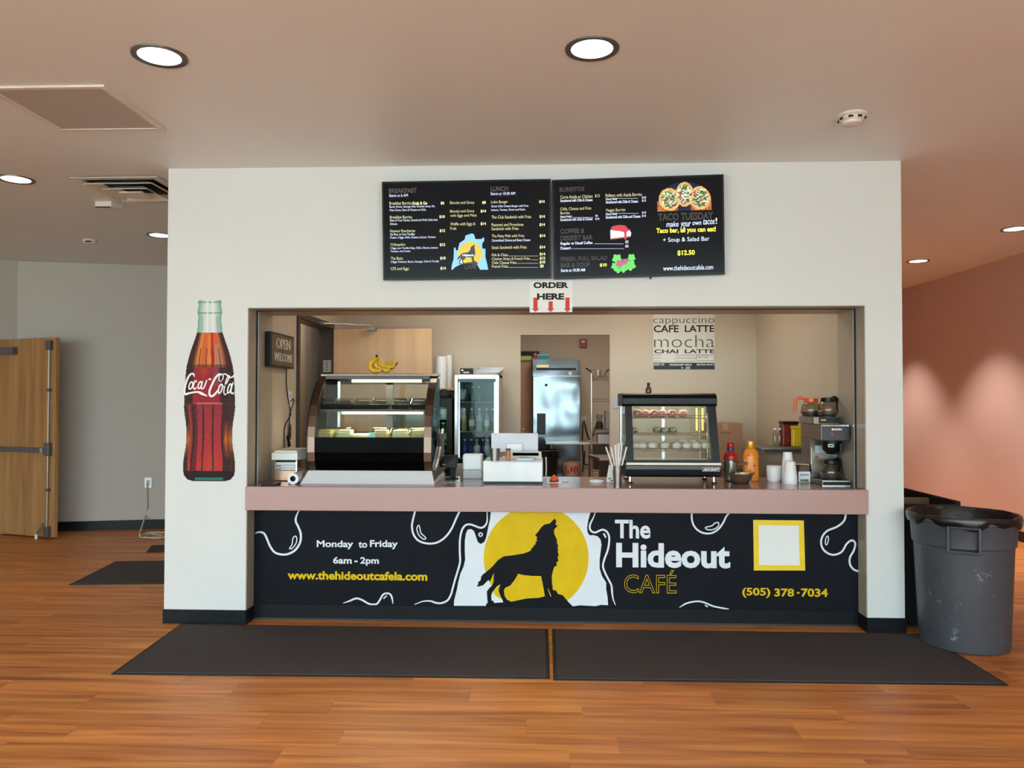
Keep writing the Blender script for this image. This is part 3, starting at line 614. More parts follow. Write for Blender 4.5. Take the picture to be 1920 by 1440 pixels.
# bottle decal on the left pier (a printed picture)
ZK = Zoom(shw, 300, 540, 3.79); KX = 352.0
HW = [(85,82),(100,87),(120,83),(150,88),(170,92),(185,88),(200,85),(250,86),(300,92),(320,95),(360,108),(420,130),(480,150),(560,170),(600,175),(700,182),(760,184),(820,187),(850,188),(900,182),(960,172),(1020,168),(1080,168),(1130,172),(1180,182),(1230,188),(1290,190),(1330,185),(1360,160),(1372,120)]
def hw(y):
    for (a, p), (b, q) in zip(HW, HW[1:]):
        if a <= y <= b: return p + (q - p) * (y - a) / (b - a)
    return 0
def mixc(a, b, t): t = max(0, min(1, t)); return tuple(x + (y - x) * t for x, y in zip(a, b))
def decal(s, t):
    y = 1372 - t * 1287; x = 160 + s * 386; cx = 348 + 5 * min(1, max(0, (y - 85) / 700)); h = hw(y)
    if h <= 0 or abs(x - cx) > h: return None
    u = (x - cx) / h; au = abs(u); rnd = random.Random(int(s * 200) * 7919 + int(t * 500)).random()
    if y < 318:
        c = mixc((214, 222, 218), (122, 168, 148), max(0, au - .45) / .5)
        if abs(y - 176) < 6 or abs(y - 100) < 5: c = mixc(c, (96, 140, 122), .6)
        if -.3 < u < -.1 or .15 < u < .35: c = mixc(c, (236, 240, 242), .6)
        if y > 200 and .55 < au < .7: c = mixc(c, (150, 170, 160), .6)
        return c
    dark = (46, 20, 18)
    if y < 565:
        c = mixc((206, 96, 40), (222, 138, 66), .5 + .5 * sin(u * 9 + 1))
        if .05 < u < .28 - (y - 318) * .0004: c = (196, 44, 26)
        if .28 < u < .55 and y > 400: c = (176, 120, 104)
        fl = abs(((u * 3.1 + 10) % 1) - .5)
        if y > 430 and fl < .07: c = mixc(c, dark, .7)
        c = mixc(c, (60, 22, 20), max(0, (au - .55) / .25)); 
        if y > 545: c = mixc(c, dark, .45)
        return c
    if y < 828:
        c = mixc((150, 30, 40), (190, 60, 44), max(0, 1 - abs(u + .25) * 4) * max(0, 1 - abs(y - 590) / 60))
        if .12 < u < .38 and y < 700: c = mixc(c, (120, 84, 92), .5)
        c = mixc(c, (48, 18, 20), max(0, (au - (.62 if u < 0 else .36)) / .12))
        if abs(y - 822) < 6: c = mixc(c, (216, 150, 130), .55 if au < .5 else .1)
        if au > .5 and rnd > .93: c = mixc(c, (150, 110, 100), .5)
        return c
    if y < 1300:
        k = (y - 828) / 472; fl = abs(((u * (2.6 - .25 * k) + 10.15) % 1) - .5)
        c = mixc((142, 40, 54), (186, 48, 44), k); c = mixc(c, (200, 84, 60), max(0, k - .6) * max(0, 1 - abs(u - .1) * 3))
        if fl < .07 + .10 * max(0, .5 - abs(k - .45)): c = mixc(c, dark, .75)
        if .52 < u < .86: c = mixc((58, 22, 22), (236, 110, 36), max(0, 1 - abs(y - 1080) / 150) * max(0, 1 - abs(u - .72) / .14))
        if au > .84: c = mixc((60, 28, 18), (196, 120, 40), max(0, 1 - abs(y - 1080) / 130) * .8)
        if -.75 < u < -.5: c = mixc(c, (46, 22, 22), .6)
        if rnd > .97: c = mixc(c, (180, 140, 130), .4)
        return c
    c = (34, 14, 14)
    if 1348 < y < 1362 and au < .62: c = (36, 120, 104)
    elif y > 1362: c = (40, 44, 40)
    return c
dk = thing('bottle_decal', 'tall printed cola bottle decal with white script on the left pier', 'decal', (-2.19, -.001, .93))
k0, k1 = ZK.p(160, 1372), ZK.p(546, 85)
picture('printed_bottle', vcol('decal_print', .45), shw, k0[0], k0[1], k1[0], k1[1], 110, 300, decal, dk)
mb = MB(); sk = (ZK.p(100, 0)[0] - ZK.p(0, 0)[0]) / 100
def sc(pts, wd, closed=False, taper=True):
    P = catmull([(*ZK.p(*q), 0) for q in pts], 6, closed); mb.ribbon([(p.x, p.y) for p in P], wd * sk, shw.fn, .0004 + .00004 * len(mb.f) / 400, closed, taper and not closed)
el = lambda cx, cy, rx, ry, sl=.25: [(cx + rx * cos(a) - sl * ry * sin(a), cy + ry * sin(a)) for a in [i * pi / 6 for i in range(12)]]
sc([(243,632),(240,614),(222,610),(202,632),(186,672),(176,712),(174,742),(186,756),(204,752)], 13)
sc([(180,752),(215,746),(255,739),(288,742),(312,756),(336,769)], 12); sc([(272,742),(292,752),(312,762)], 10)
sc(el(219, 693, 12, 26), 9, True); sc([(262,668),(252,660),(240,680),(236,706),(246,718),(262,704)], 10)
sc(el(283, 690, 11, 25), 9, True); sc([(304,658),(296,688),(294,712),(304,716),(316,700),(328,668),(334,652)], 9)
sc([(346,652),(354,646),(364,652)], 10, taper=False)
sc([(436,668),(418,652),(424,622),(444,616),(450,634),(438,662)], 7); sc([(440,614),(418,614),(392,642),(368,690),(352,732),(354,762),(372,768),(396,748),(412,722)], 14)
sc([(440,614),(466,612),(484,626),(500,636),(520,628),(528,614)], 9)
sc(el(429, 716, 12, 32), 10, True); sc([(446,700),(462,690),(484,656),(494,630),(486,624),(472,654),(458,704),(454,742),(464,758),(478,744)], 8)
sc(el(494, 714, 11, 32), 9, True); sc([(520,668),(508,706),(504,738),(514,750),(526,742)], 10)
mb.build('script_lettering', mat('white_print', (240, 240, 240), .5), dk)

# coffee price poster on the back wall
shp = Sheet((0, KB - .004, 0)); ZP = Zoom(shp, 1130, 580, 4.2353)
ps = thing('coffee_poster', 'white coffee price poster with black words on the back wall', 'poster', (*[PY(1283, 692, KB).x], KB - .004, PY(1283, 692, KB).z))
MB().prism(ZP.P([(402, 10), (888, 10), (890, 478), (405, 478)]), shp.fn, -.003, 0).build('sheet', mat('poster_paper', (226, 222, 212), .6, vary=.01), ps)
MB().flat(ZP.P([(405, 424), (889, 424), (890, 477), (405, 477)]), shp.fn, .0008).build('black_band', mat('poster_black', (28, 32, 38), .5), ps)
for a in (('CAFE', 405, 126, 603, 183, .02), ('LATTE', 652, 126, 886, 180, .02), ('CHAI', 410, 318, 600, 350, .02), ('LATTE', 652, 318, 888, 348, .02)): mb = MB(); ztext(mb, ZP, *a[:5], t=.001, bold=a[5]); mb.build('bold_word', MBLACK, ps)
PG = mat('poster_grey', (90, 88, 86), .6)
for a in (('cappuccino', 402, 58, 888, 128, -.010), ('mocha', 408, 205, 888, 302, -.014), ('syrup', 752, 370, 840, 392, -.012)): mb = MB(); ztext(mb, ZP, *a[:5], t=.001, bold=a[5]); mb.build('thin_word', PG, ps)
mb = MB()
for x0, x1, y in ((405, 465, 363), (405, 465, 385), (405, 465, 410), (578, 735, 363), (578, 735, 385), (578, 735, 410), (742, 888, 361), (742, 888, 407)): mb.flat(ZP.P([(x0, y), (x1, y), (x1, y + 3), (x0, y + 3)]), shp.fn, .001)
for x in (742, 885): mb.flat(ZP.P([(x, 361), (x + 3, 361), (x + 3, 410), (x, 410)]), shp.fn, .001)
tag(mb.build('ruled_lines', PG, ps), kind='stuff')
for a in (('SIZE UP', 408, 430, 490, 446), ('NONDAIRY MILK', 532, 432, 708, 448), ('EXTRA SHOT', 748, 432, 886, 446), ('+ .50', 622, 456, 694, 474)): mb = MB(); ztext(mb, ZP, *a, t=.0014, bold=.02); mb.build('white_word', PAPER, ps)

# ================================================================ THINGS ON THE COUNTER
ORD = ['first', 'second', 'third', 'fourth', 'fifth', 'sixth', 'seventh', 'eighth', 'ninth', 'tenth', 'eleventh', 'twelfth']
# ---- curved glass display case
x0, x1 = -1.60, -.752
dc = thing('display_case', 'curved glass bakery display case with black lower front and lit shelves', 'display case', (-1.176, .45, CT))
prof = [(.235, .985), (.205, 1.05), (.196, 1.11), (.197, 1.213), (.207, 1.284), (.23, 1.36), (.264, 1.43), (.31, 1.492), (.36, 1.545), (.42, 1.59), (.48, 1.622), (.53, 1.64)]
def sweep(pr, xa, xb, th):
    m = MB(); n = len(pr)
    ins = []
    for i, p in enumerate(pr):
        a = Vector(pr[max(0, i - 1)]); b = Vector(pr[min(n - 1, i + 1)]); d = (b - a).normalized(); ins.append((p[0] + d.y * th, p[1] - d.x * th))
    for i in range(n - 1):
        q = [(pr[i], ins[i]), (pr[i + 1], ins[i + 1])]
        A, B = q
        m.hexa([(xa, *A[0]), (xb, *A[0]), (xb, *A[1]), (xa, *A[1]), (xa, *B[0]), (xb, *B[0]), (xb, *B[1]), (xa, *B[1])])
    return m
SILV = mat('silver_base_panel', (226, 226, 232), .25, .0, vary=.01)
MB().hexa([(-1.635, .150, CT), (-.722, .150, CT), (-.722, .70, CT), (-1.635, .70, CT), (-1.60, .225, .985), (-.752, .225, .985), (-.735, .70, .985), (-1.61, .70, .985)]).build('base', SILV, dc, bev=.003)
box('base_lip', BLACK, (-1.63, -.726, .16, .70, CT - .0, CT + .006), dc)
BANDM = mat('black_glass_band', (6, 5, 5), .12, spec=.02)
sweep(prof[:4], x0 + .05, x1 - .05, .006).build('black_front_band', BANDM, dc, True)
sweep(prof[3:], x0 + .05, x1 - .05, .005).build('curved_glass', CGLASS, dc, True)
for xa, xb in ((x0, x0 + .05), (x1 - .05, x1)):
    sweep(prof, xa, xb, .012).build('side_trim', BRONZE, dc, True)
for xa in (x0 - .004, x1):
    e = [(p[0] - .004, p[1]) for p in prof]
    sweep(e, xa, xa + .005, .014).build('trim_edge', BLACK, dc, True)
side = [(p[0] + .012, p[1]) for p in prof] + [(.60, 1.645), (.60, .985)]
for xa, xb, m in ((x0 + .004, x0 + .010, CGLASS), (x1 - .008, x1 + .004, TGLASS)):
    MB().prism(side, lambda a, b, t: (t, a, b), xa, xb).build('side_glass', m, dc)
sw = [(.16, CT), (.70, CT), (.72, 1.25), (.69, 1.255), (.64, 1.22), (.56, 1.13), (.44, 1.05), (.33, 1.0), (.235, .985)]
MB().prism(sw, lambda a, b, t: (t, a, b), -.748, -.728).build('side_panel', DSTEEL, dc, bev=.003)
MB().prism(sw, lambda a, b, t: (t, a, b), -1.628, -1.608).build('side_panel', DSTEEL, dc, bev=.003)
box('top', BRONZE, (x0, x1 + .006, .50, .62, 1.635, 1.655), dc, .004)
box('top_rail', DBROWN, (x0 + .05, x1 - .05, .46, .50, 1.615, 1.64), dc)
box('floor_pan', mat('cream_tray', (222, 210, 176), .4), (x0 + .012, x1 - .012, .25, .60, 1.185, 1.195), dc)
box('glass_shelf', DBROWN, (x0 + .05, x1 - .03, .32, .58, 1.385, 1.40), dc)
GLOW = emis('case_lamp', (255, 246, 170), 3.5)
for z, y, a, b in ((1.602, .46, -1.36, -.86), (1.378, .34, -1.40, -.83)):
    tb_ = MB().cyl((a, y, z), .011, b - a, 'X', 10).build('lamp_tube', GLOW, dc, True)
    al = bpy.data.lights.new('tube_lamp', 'AREA'); al.shape = 'RECTANGLE'; al.size = b - a; al.size_y = .02; al.energy = 5.0; al.color = (1, .93, .68)
    ao = bpy.data.objects.new('tube_lamp', al); C.objects.link(ao); ao.parent = tb_; ao.location = Vector(((a + b) / 2, y + .02, z - .016)) - dc.location
bf = MB(); bf.box(x0 + .02, x0 + .10, .585, .6, .985, 1.64); bf.box(x1 - .06, x1 - .01, .585, .6, .985, 1.64); bf.box(-1.14, -1.09, .585, .6, .985, 1.64); bf.box(x0 + .02, x1 - .01, .585, .6, 1.58, 1.64); bf.box(x0 + .02, x1 - .01, .585, .6, .985, 1.24)
bf.build('rear_frame', DBROWN, dc)
box('rear_post', ALU, (x0 + .105, x0 + .125, .575, .584, 1.2, 1.6), dc)
box('sliding_glass', CGLASS, (x0 + .10, -1.14, .592, .596, 1.24, 1.58), dc); box('sliding_glass', CGLASS, (-1.09, x1 - .06, .592, .596, 1.24, 1.58), dc)
# clear boxes of cake in the case
def clamshell(name, label, cake, loc, grp, s=1.0, tray=None):
    t = thing(name, label, 'container', loc, random.uniform(-.12, .12), grp); L = MB()
    L.hexa([(-.05 * s, -.05, 0), (.05 * s, -.05, 0), (.05 * s, .05, 0), (-.05 * s, .05, 0), (-.058 * s, -.058, .035), (.058 * s, -.058, .035), (.058 * s, .058, .035), (-.058 * s, .058, .035)]).build('tray', tray or CLEARP, t, bev=.004, world=False)
    MB().hexa([(-.06 * s, -.06, .036), (.06 * s, -.06, .036), (.06 * s, .06, .036), (-.06 * s, .06, .036), (-.045 * s, -.045, .078), (.045 * s, -.045, .078), (.045 * s, .045, .078), (-.045 * s, .045, .078)]).build('lid', CLEARP, t, bev=.008, world=False, segs=3)
    MB().hexa([(-.043 * s, -.043, .004), (.043 * s, -.043, .004), (.043 * s, .043, .004), (-.043 * s, .043, .004), (-.038 * s, -.038, .062), (.038 * s, -.038, .062), (.038 * s, .038, .062), (-.038 * s, .038, .062)]).build('cake', cake, t, bev=.006, world=False)
    return t
CHOC = mat('chocolate_cake', (66, 54, 46), .5, vary=.12, scale=60); SPNG = mat('yellow_cake', (214, 190, 130), .6, vary=.1, scale=60); FROS = mat('frosted_cake', (232, 218, 176), .5, vary=.06, scale=50)
for i, u in enumerate((618, 650, 683, 715, 752, 787)):
    p = PY(u, 768, .44); clamshell('cake_box', 'clear box of dark cake on the upper case shelf, %s from the left' % ORD[i], CHOC, (p.x, .44, 1.401), 'cake boxes on the upper case shelf', 1.05, BLACK)
for i, (u, y) in enumerate(((613, .37), (649, .38), (716, .37), (750, .36), (786, .37))):
    p = PY(u, 815, y); clamshell('cake_box', 'clear box of yellow cake on the lower case shelf, %s from the left' % ORD[i], (SPNG, FROS)[i % 2], (p.x, y, 1.196), 'cake boxes on the lower case shelf', 1.15)
for i, (u, y) in enumerate(((622, .50), (757, .51), (790, .51))):
    p = PY(u, 800, y); clamshell('cake_box', 'clear cake box, rear row of the lower case shelf, %s from left' % ORD[i], FROS, (p.x, y, 1.196), 'cake boxes on the lower case shelf', 1.1)
ck = MB().cbox((PY(676, 815, .40).x, .40, 1.213), (.15, .13, .03)).build('cake_slab', FROS, None, bev=.008)
tag(ck, 'flat frosted slab cake in the gap on the lower case shelf', 'cake')
tg = MB().hexa([(PY(691, 812, .31).x + dx, .31 + dy, 1.196 + dz) for dz, dy in ((0, 0), (.045, .015)) for dx, dy2 in ((0, 0), (.045, 0), (.045, .003), (0, .003)) for dy in (dy + dy2,)]).build('price_tag', mat('pale_blue_card', (150, 214, 220), .5))
tag(tg, 'pale blue price tag standing in front of the slab cake', 'price tag')
# bananas
BAN = mat('banana_peel', (214, 170, 40), .45, vary=.12, scale=30); BTIP = mat('banana_tip', (52, 38, 24), .6)
bn = thing('banana_bunch', 'ripe yellow banana bunch lying on top of the curved case', 'bananas', (PY(712, 698, .55).x, .55, 1.655))
stem = Vector((PY(706, 668, .55).x, .55, PY(706, 668, .55).z))
for pts in ([(706, 671), (697, 679), (695, 689), (702, 695), (716, 696)], [(706, 670), (704, 682), (712, 691), (724, 694), (733, 692)], [(708, 670), (712, 681), (720, 687), (733, 688), (742, 684)], [(709, 672), (716, 682), (728, 684), (738, 683), (744, 681)]):
    k = len(bn.children); P = catmull([tuple(PY(u, v, .53 + .022 * k)) for u, v in pts], 5); n = len(P)
    P = [Vector((p.x, p.y, max(p.z, 1.678))) for p in P]
    R = [.005 + .017 * min(1, 3.2 * sin(pi * min(1, (i + .8) / (n + .4))) / 2.6 * 1.3) for i in range(n)]
    b = MB().tube(P, .018, 10, radii=R).build('banana', BAN, bn, True)
    MB().tube([P[-1], P[-1] + (P[-1] - P[-2]).normalized() * .008], .006, 8).build('banana_tip', BTIP, b, True)
MB().tube([stem + Vector((0, .02, -.012)), stem + Vector((-.004, .02, .012))], .009, 8).build('bunch_stem', BTIP, bn, True)
# ---- left end of the counter
ph = thing('phone', 'dark phone lying flat at the left end of the counter', 'phone', (-1.80, .06, CT)); 
box('body', BLACK, (-1.845, -1.755, .01, .13, CT, CT + .014), ph, .004); box('screen', mat('phone_screen', (40, 46, 62), .1), (-1.838, -1.762, .016, .124, CT + .014, CT + .0155), ph)
nd = thing('napkin_dispenser', 'chrome napkin dispenser at the left end of the counter', 'dispenser', (-1.78, .40, CT))
NX0, NX1 = -1.872, -1.712
box('body', CHROME, (NX0, NX1, .33, .52, CT + .004, CT + .072), nd, .004)
box('face_plate', mat('brown_chrome', (150, 118, 100), .18, .9), (NX0 + .002, NX1 - .002, .326, .33, CT + .006, CT + .07), nd)
box('side_left', CHROME, (NX0, NX0 + .008, .33, .52, CT + .07, CT + .142), nd); box('side_right', CHROME, (NX1 - .008, NX1, .33, .52, CT + .07, CT + .142), nd)
box('napkins', PAPER, (NX0 + .01, NX1 - .01, .345, .51, CT + .072, CT + .13), nd)
for z in (.082, .104): MB().cyl((NX0 + .008, .338, CT + z), .007, NX1 - NX0 - .016, 'X', 10).build('roller_bar', CHROME, nd, True)
box('top_plate', BLACK, (NX0, NX1, .33, .52, CT + .142, CT + .147), nd)
pk = thing('paper_stack', 'stack of white paper sheets lying on the napkin dispenser', 'paper stack', (-1.77, .42, CT + .147))
MB().hexa([(-1.883, .30, CT + .148), (-1.700, .30, CT + .148), (-1.66, .54, CT + .148), (-1.86, .54, CT + .148), (-1.883, .30, CT + .198), (-1.700, .30, CT + .198), (-1.66, .54, CT + .205), (-1.86, .54, CT + .205)]).build('lower_sheets', PAPER, pk, bev=.004)
MB().hexa([(-1.873, .31, CT + .199), (-1.705, .31, CT + .199), (-1.665, .535, CT + .206), (-1.855, .535, CT + .206), (-1.863, .31, CT + .214), (-1.71, .31, CT + .214), (-1.67, .53, CT + .220), (-1.85, .53, CT + .220)]).build('upper_sheets', mat('off_white_paper', (226, 220, 210), .6), pk, bev=.003)
rl = thing('film_roll', 'white plastic film roll lying beside the curved case', 'roll', (-1.66, .3, CT)); rr = .038
MB().lathe([(rr * .5, 0), (rr, 0), (rr, .4), (rr * .5, .4), (rr * .5, 0)], 28, (-1.672, .12, CT + rr), 'Y', caps=False).build('film', mat('film_white', (226, 228, 230), .35), rl, True)
MB().lathe([(rr * .42, .001), (rr * .5, .001), (rr * .5, .399), (rr * .42, .399), (rr * .42, .001)], 24, (-1.672, .12, CT + rr), 'Y', caps=False).build('core_tube', MBLACK, rl, True)
box('core_disc', MBLACK, (-1.684, -1.66, .15, .152, CT + rr - .012, CT + rr + .012), rl)
MB().hexa([(-1.711, .14, CT), (-1.70, .13, CT), (-1.70, .45, CT), (-1.711, .45, CT), (-1.708, .14, CT + .022), (-1.70, .14, CT + .026), (-1.70, .45, CT + .026), (-1.708, .45, CT + .022)]).build('film_end', mat('film_loose', (196, 194, 188), .35), rl)
# ---- till area
cr = thing('card_stand', 'black card reader stand on the counter beside the white printer', 'card reader', (-.647, .52, CT))
MB().cyl((-.647, .52, CT), .045, .008, seg=20).build('foot', MBLACK, cr, True); box('stem', MBLACK, (-.662, -.622, .51, .53, CT + .008, CT + .12), cr, .004)
MB().hexa([(-.722, .48, CT + .09), (-.615, .48, CT + .075), (-.615, .53, CT + .075), (-.74, .53, CT + .09), (-.715, .50, CT + .165), (-.605, .50, CT + .175), (-.605, .545, CT + .175), (-.715, .545, CT + .165)]).build('head', BLACK, cr, bev=.006)
box('slot', LGREY, (-.715, -.69, .476, .48, CT + .105, CT + .109), cr)
pt = thing('receipt_printer', 'small white receipt printer with grey foot beside the till drawer', 'printer', (-.50, .58, CT))
a, b = PY(868, 898, .54).x, PY(903, 898, .54).x
box('foot', LGREY, (a, b, .545, .66, CT, CT + .062), pt, .004); box('cover', WPLAS, (a - .003, b + .002, .538, .67, CT + .062, CT + .176), pt, .012)
sl = box('glass_plate', CLEARP, (-.70, -.40, .30, .42, CT + .001, CT + .006)); tag(sl, 'clear plate lying on the counter left of the till drawer', 'plate')
dr = thing('cash_drawer', 'glossy white cash drawer in the middle of the counter', 'cash drawer', (-.2, .4, CT)); a, b = -.405, .003
box('cabinet', mat('gloss_white', (226, 230, 234), .18), (a, b, .242, .62, CT + .012, CT + .152), dr, .008); box('drawer_front', mat('gloss_white', (226, 230, 234), .18), (a + .004, b - .004, .234, .242, CT + .014, CT + .146), dr, .003)
box('base_gap', BLACK, (a + .005, b - .005, .25, .61, CT, CT + .012), dr)
wc_ = MB().tube(catmull([(b + .02, .60, CT + .14), (b + .022, .56, CT + .15), (b + .024, .52, CT + .08), (b + .02, .46, CT + .01)], 6), .005, 8).build('till_cable', WPLAS, None, True); tag(wc_, 'white cable hanging down the right side of the cash drawer', 'cable')
DT = CT + .152
mn = thing('monitor', 'white backed monitor facing away behind the cash drawer', 'monitor', (-.16, .60, DT))
a, b = PY(921, 812, .58), PY(1009, 848, .58)
MB().box(a.x, b.x, .58, .60, b.z + .002, a.z).build('rear_shell', mat('lilac_white', (210, 208, 222), .35), mn, bev=.004)
box('display', BLACK, (a.x + .005, b.x - .005, .60, .604, b.z + .01, a.z - .005), mn)
c, d = PY(949, 831, .56), PY(980, 850, .56); box('stand_cover', WPLAS, (c.x, d.x, .555, .58, DT - .0, c.z), mn, .008); box('stand_foot', WPLAS, (c.x - .03, d.x + .03, .53, .615, DT, DT + .008), mn, .003)
cdp = thing('customer_display', 'small cream customer display with black screen on the cash drawer', 'display', (-.10, .42, DT))
a, b = PY(958, 847, .42), PY(1016, 868, .42)
MB().hexa([(a.x - .012, .42, DT), (b.x, .42, DT), (b.x, .50, DT), (a.x - .012, .50, DT), (a.x, .44, a.z), (b.x - .004, .44, a.z), (b.x - .004, .47, a.z), (a.x, .47, a.z)]).build('case', mat('cream_plastic', (226, 220, 214), .4), cdp, bev=.005)
fz = lambda z: .42 + .02 * (z - DT) / (a.z - DT)
zA, zB = DT + .024, a.z - .008
MB().hexa([(a.x + .012, fz(zA) - .003, zA), (b.x - .022, fz(zA) - .003, zA), (b.x - .022, fz(zA), zA), (a.x + .012, fz(zA), zA), (a.x + .012, fz(zB) - .003, zB), (b.x - .022, fz(zB) - .003, zB), (b.x - .022, fz(zB), zB), (a.x + .012, fz(zB), zB)]).build('screen', BANDM, cdp)
box('slot', BLACK, (a.x + .06, a.x + .12, .418, .421, DT + .010, DT + .016), cdp)
def cup(name, label, c, r0, r1, h, m, parent=None):
    return tag(MB().lathe([(r0 * .2, 0), (r0, 0), (r1, h), (r1 * .93, h), (r0 * .92, .006), (r0 * .2, .006)], 28, c).build(name, m, None, True), label, 'cup')
cup('steel_tumbler', 'brushed steel tumbler standing on the cash drawer', (PY(928, 876, .33).x, .33, DT), .030, .036, PY(928, 841, .33).z - DT, DSTEEL)
jr = thing('spice_jar', 'small glass jar of brown spice on the cash drawer', 'jar', (PY(953, 876, .33).x, .33, DT)); jx = PY(953, 876, .33).x
MB().lathe([(.012, 0), (.016, .003), (.016, .062), (.014, .068)], 18, (jx, .33, DT)).build('spice', mat('brown_spice', (176, 126, 82), .5), jr, True); MB().cyl((jx, .33, DT + .068), .017, .012, seg=18).build('lid', mat('brown_lid', (96, 44, 40), .4), jr, True)
tr = tag(box('pale_tray', mat('pale_blue_plastic', (186, 208, 224), .3), (PY(968, 876, .30).x, PY(1001, 876, .30).x, .28, .37, DT, DT + .018), None, .006), 'pale blue tray lying on the cash drawer', 'tray')
bl = thing('service_bell', 'orange dome service bell on a white card beside the cash drawer', 'bell', (.08, .36, CT)); bx = PY(1039, 900, .37).x
box('card', PAPER, (bx - .055, bx + .05, .30, .44, CT, CT + .002), bl); MB().lathe([(.032, 0), (.033, .006), (.030, .010)], 24, (bx, .37, CT + .002)).build('base', DRED, bl, True)
MB().lathe([(.030, .010), (.028, .022), (.021, .034), (.011, .041), (.003, .043)], 24, (bx, .37, CT + .002)).build('dome', ORANGE, bl, True); MB().cyl((bx, .37, CT + .043), .003, .009, seg=8).build('button', CHROME, bl, True)
st = tag(MB().tube([(bx + .05, .40, CT + .004), (bx + .10, .37, CT + .004)], .0035, 6).build('wooden_stick', CREAMW, None), 'short cream stick lying behind the orange bell', 'stick')
ld = thing('round_lid', 'round white plastic lid lying on the counter', 'lid', (PZ(1118, 904, CT).x, .33, CT)); lx = ld.location.x
MB().lathe([(.048, 0), (.052, .004), (.052, .010), (.046, .014), (.044, .009), (.01, .009)], 30, (lx, .35, CT)).build('rim', WPLAS, ld, True); MB().cyl((lx, .35, CT), .047, .008, seg=24).build('disc', WPLAS, ld, True)
# straws in a steel cup, spoons packet behind
sx, sy = PY(1158, 900, .26).x, .26
cup('straw_cup', 'steel cup holding white straws beside the black warmer', (sx, sy, CT), .026, .035, .125, DSTEEL)
for i, (u, v) in enumerate(((1136, 838), (1146, 838), (1153, 834), (1157, 832), (1161, 831), (1166, 833), (1175, 838))):
    e = PY(u, v, sy + (.012 if i % 2 else -.008)); bt = Vector((sx + (sx - e.x) * .10 + .002 * (i - 3), sy + (.010 if i % 2 else -.010), CT + .012))
    tag(MB().tube([bt, e], .0055, 8).build('straw', PAPER, None, True), 'white paper straw in the steel cup, %s from the left' % ORD[i], 'straw', 'straws in the steel cup')
pb = thing('cutlery_packet', 'white and red paper packet behind the straw cup', 'packet', (PY(1143, 900, .36).x, .36, CT)); a = pb.location.x
MB().hexa([(a - .022, .35, CT), (a + .03, .35, CT), (a + .03, .40, CT), (a - .022, .40, CT), (a - .004, .365, CT + .12), (a + .03, .365, CT + .12), (a + .03, .375, CT + .12), (a - .004, .375, CT + .12)]).build('wrapper', PAPER, pb, bev=.004)
box('red_mark', RED, (a + .004, a + .024, .346, .350, CT + .010, CT + .016), pb); box('red_top', RED, (a + .014, a + .03, .36, .375, CT + .12, CT + .175), pb); box('black_mark', BLACK, (a - .010, a + .006, .346, .350, CT + .024, CT + .030), pb)
# ---- black heated display
wa, wb = .563, 1.203
wm_ = thing('food_warmer', 'black countertop food warmer with glass front and wire shelves', 'food warmer', (.88, .45, CT))
pb_ = [(.30, .945), (.262, .965), (.25, 1.0), (.25, 1.028), (.66, 1.028), (.66, .945)]
MB().prism(pb_, lambda a, b, t: (t, a, b), wa, wb).build('base', mat('warmer_black', (30, 33, 40), .32), wm_, bev=.004)
box('cream_strip', CREAMW, (wa + .004, wb - .004, .246, .262, 1.030, 1.045), wm_)
hd = [(.33, 1.425), (.315, 1.44), (.318, 1.48), (.335, 1.505), (.37, 1.515), (.66, 1.515), (.66, 1.425)]
MB().prism(hd, lambda a, b, t: (t, a, b), wa - .015, wb - .012).build('hood', BLACK, wm_, bev=.004)
def slant(xa0, xa1, xb0, xb1, za, zb, y, th):   # bar on the sloping front
    f = lambda z: .262 + (.325 - .262) * (z - 1.045) / .38
    return [(xa0, f(za) + y, za), (xa1, f(za) + y, za), (xa1, f(za) + y + th, za), (xa0, f(za) + y + th, za), (xb0, f(zb) + y, zb), (xb1, f(zb) + y, zb), (xb1, f(zb) + y + th, zb), (xb0, f(zb) + y + th, zb)]
MB().hexa(slant(wa + .005, wa + .055, wa + .005, wa + .05, 1.045, 1.425, 0, .03)).build('front_post', BLACK, wm_)
MB().hexa(slant(wb - .058, wb - .006, wb - .072, wb - .02, 1.045, 1.425, 0, .03)).build('front_post', BLACK, wm_)
MB().hexa(slant(wa + .055, wb - .058, wa + .055, wb - .058, 1.045, 1.062, 0, .02)).build('sill', BLACK, wm_)
MB().hexa(slant(wa + .05, wb - .058, wa + .05, wb - .068, 1.062, 1.425, .012, .004)).build('front_glass', CGLASS, wm_)
gk = emis('green_tag_glow', (30, 140, 70), .3)  # stickers are no lamps; a faint glow is put into their colour
for q in (wa + .065, wb - .13): MB().hexa(slant(q, q + .04, q, q + .04, 1.412, 1.42, .008, .002)).build('green_sticker', gk, wm_)
for q, m in ((wa - .002, STEEL), (wb - .016, BLACK)): box('rear_post', m, (q, q + .012, .60, .66, 1.028, 1.425), wm_)
MB().prism([(.275, 1.03), (.34, 1.425), (.60, 1.425), (.60, 1.03)], lambda a, b, t: (t, a, b), wa + .002, wa + .006).build('side_glass', CGLASS, wm_)
MB().prism([(.275, 1.03), (.34, 1.425), (.60, 1.425), (.60, 1.03)], lambda a, b, t: (t, a, b), wb - .02, wb - .016).build('side_glass', CGLASS, wm_)
box('rear_door', CGLASS, (wa + .02, .89, .645, .65, 1.04, 1.42), wm_); box('rear_door', CGLASS, (.87, wb - .03, .655, .66, 1.04, 1.42), wm_)
box('door_stile', ALU, (.865, .885, .638, .645, 1.04, 1.42), wm_)
for q in (1.108, 1.150): MB().cyl((q, .60, 1.25), .006, .16, seg=8).build('heat_lamp', emis('warm_lamp', (255, 224, 90), 2.2), wm_, True)
al = bpy.data.lights.new('warmer_lamp', 'AREA'); al.shape = 'RECTANGLE'; al.size = .45; al.size_y = .04; al.energy = .4; al.color = (1, .86, .55)
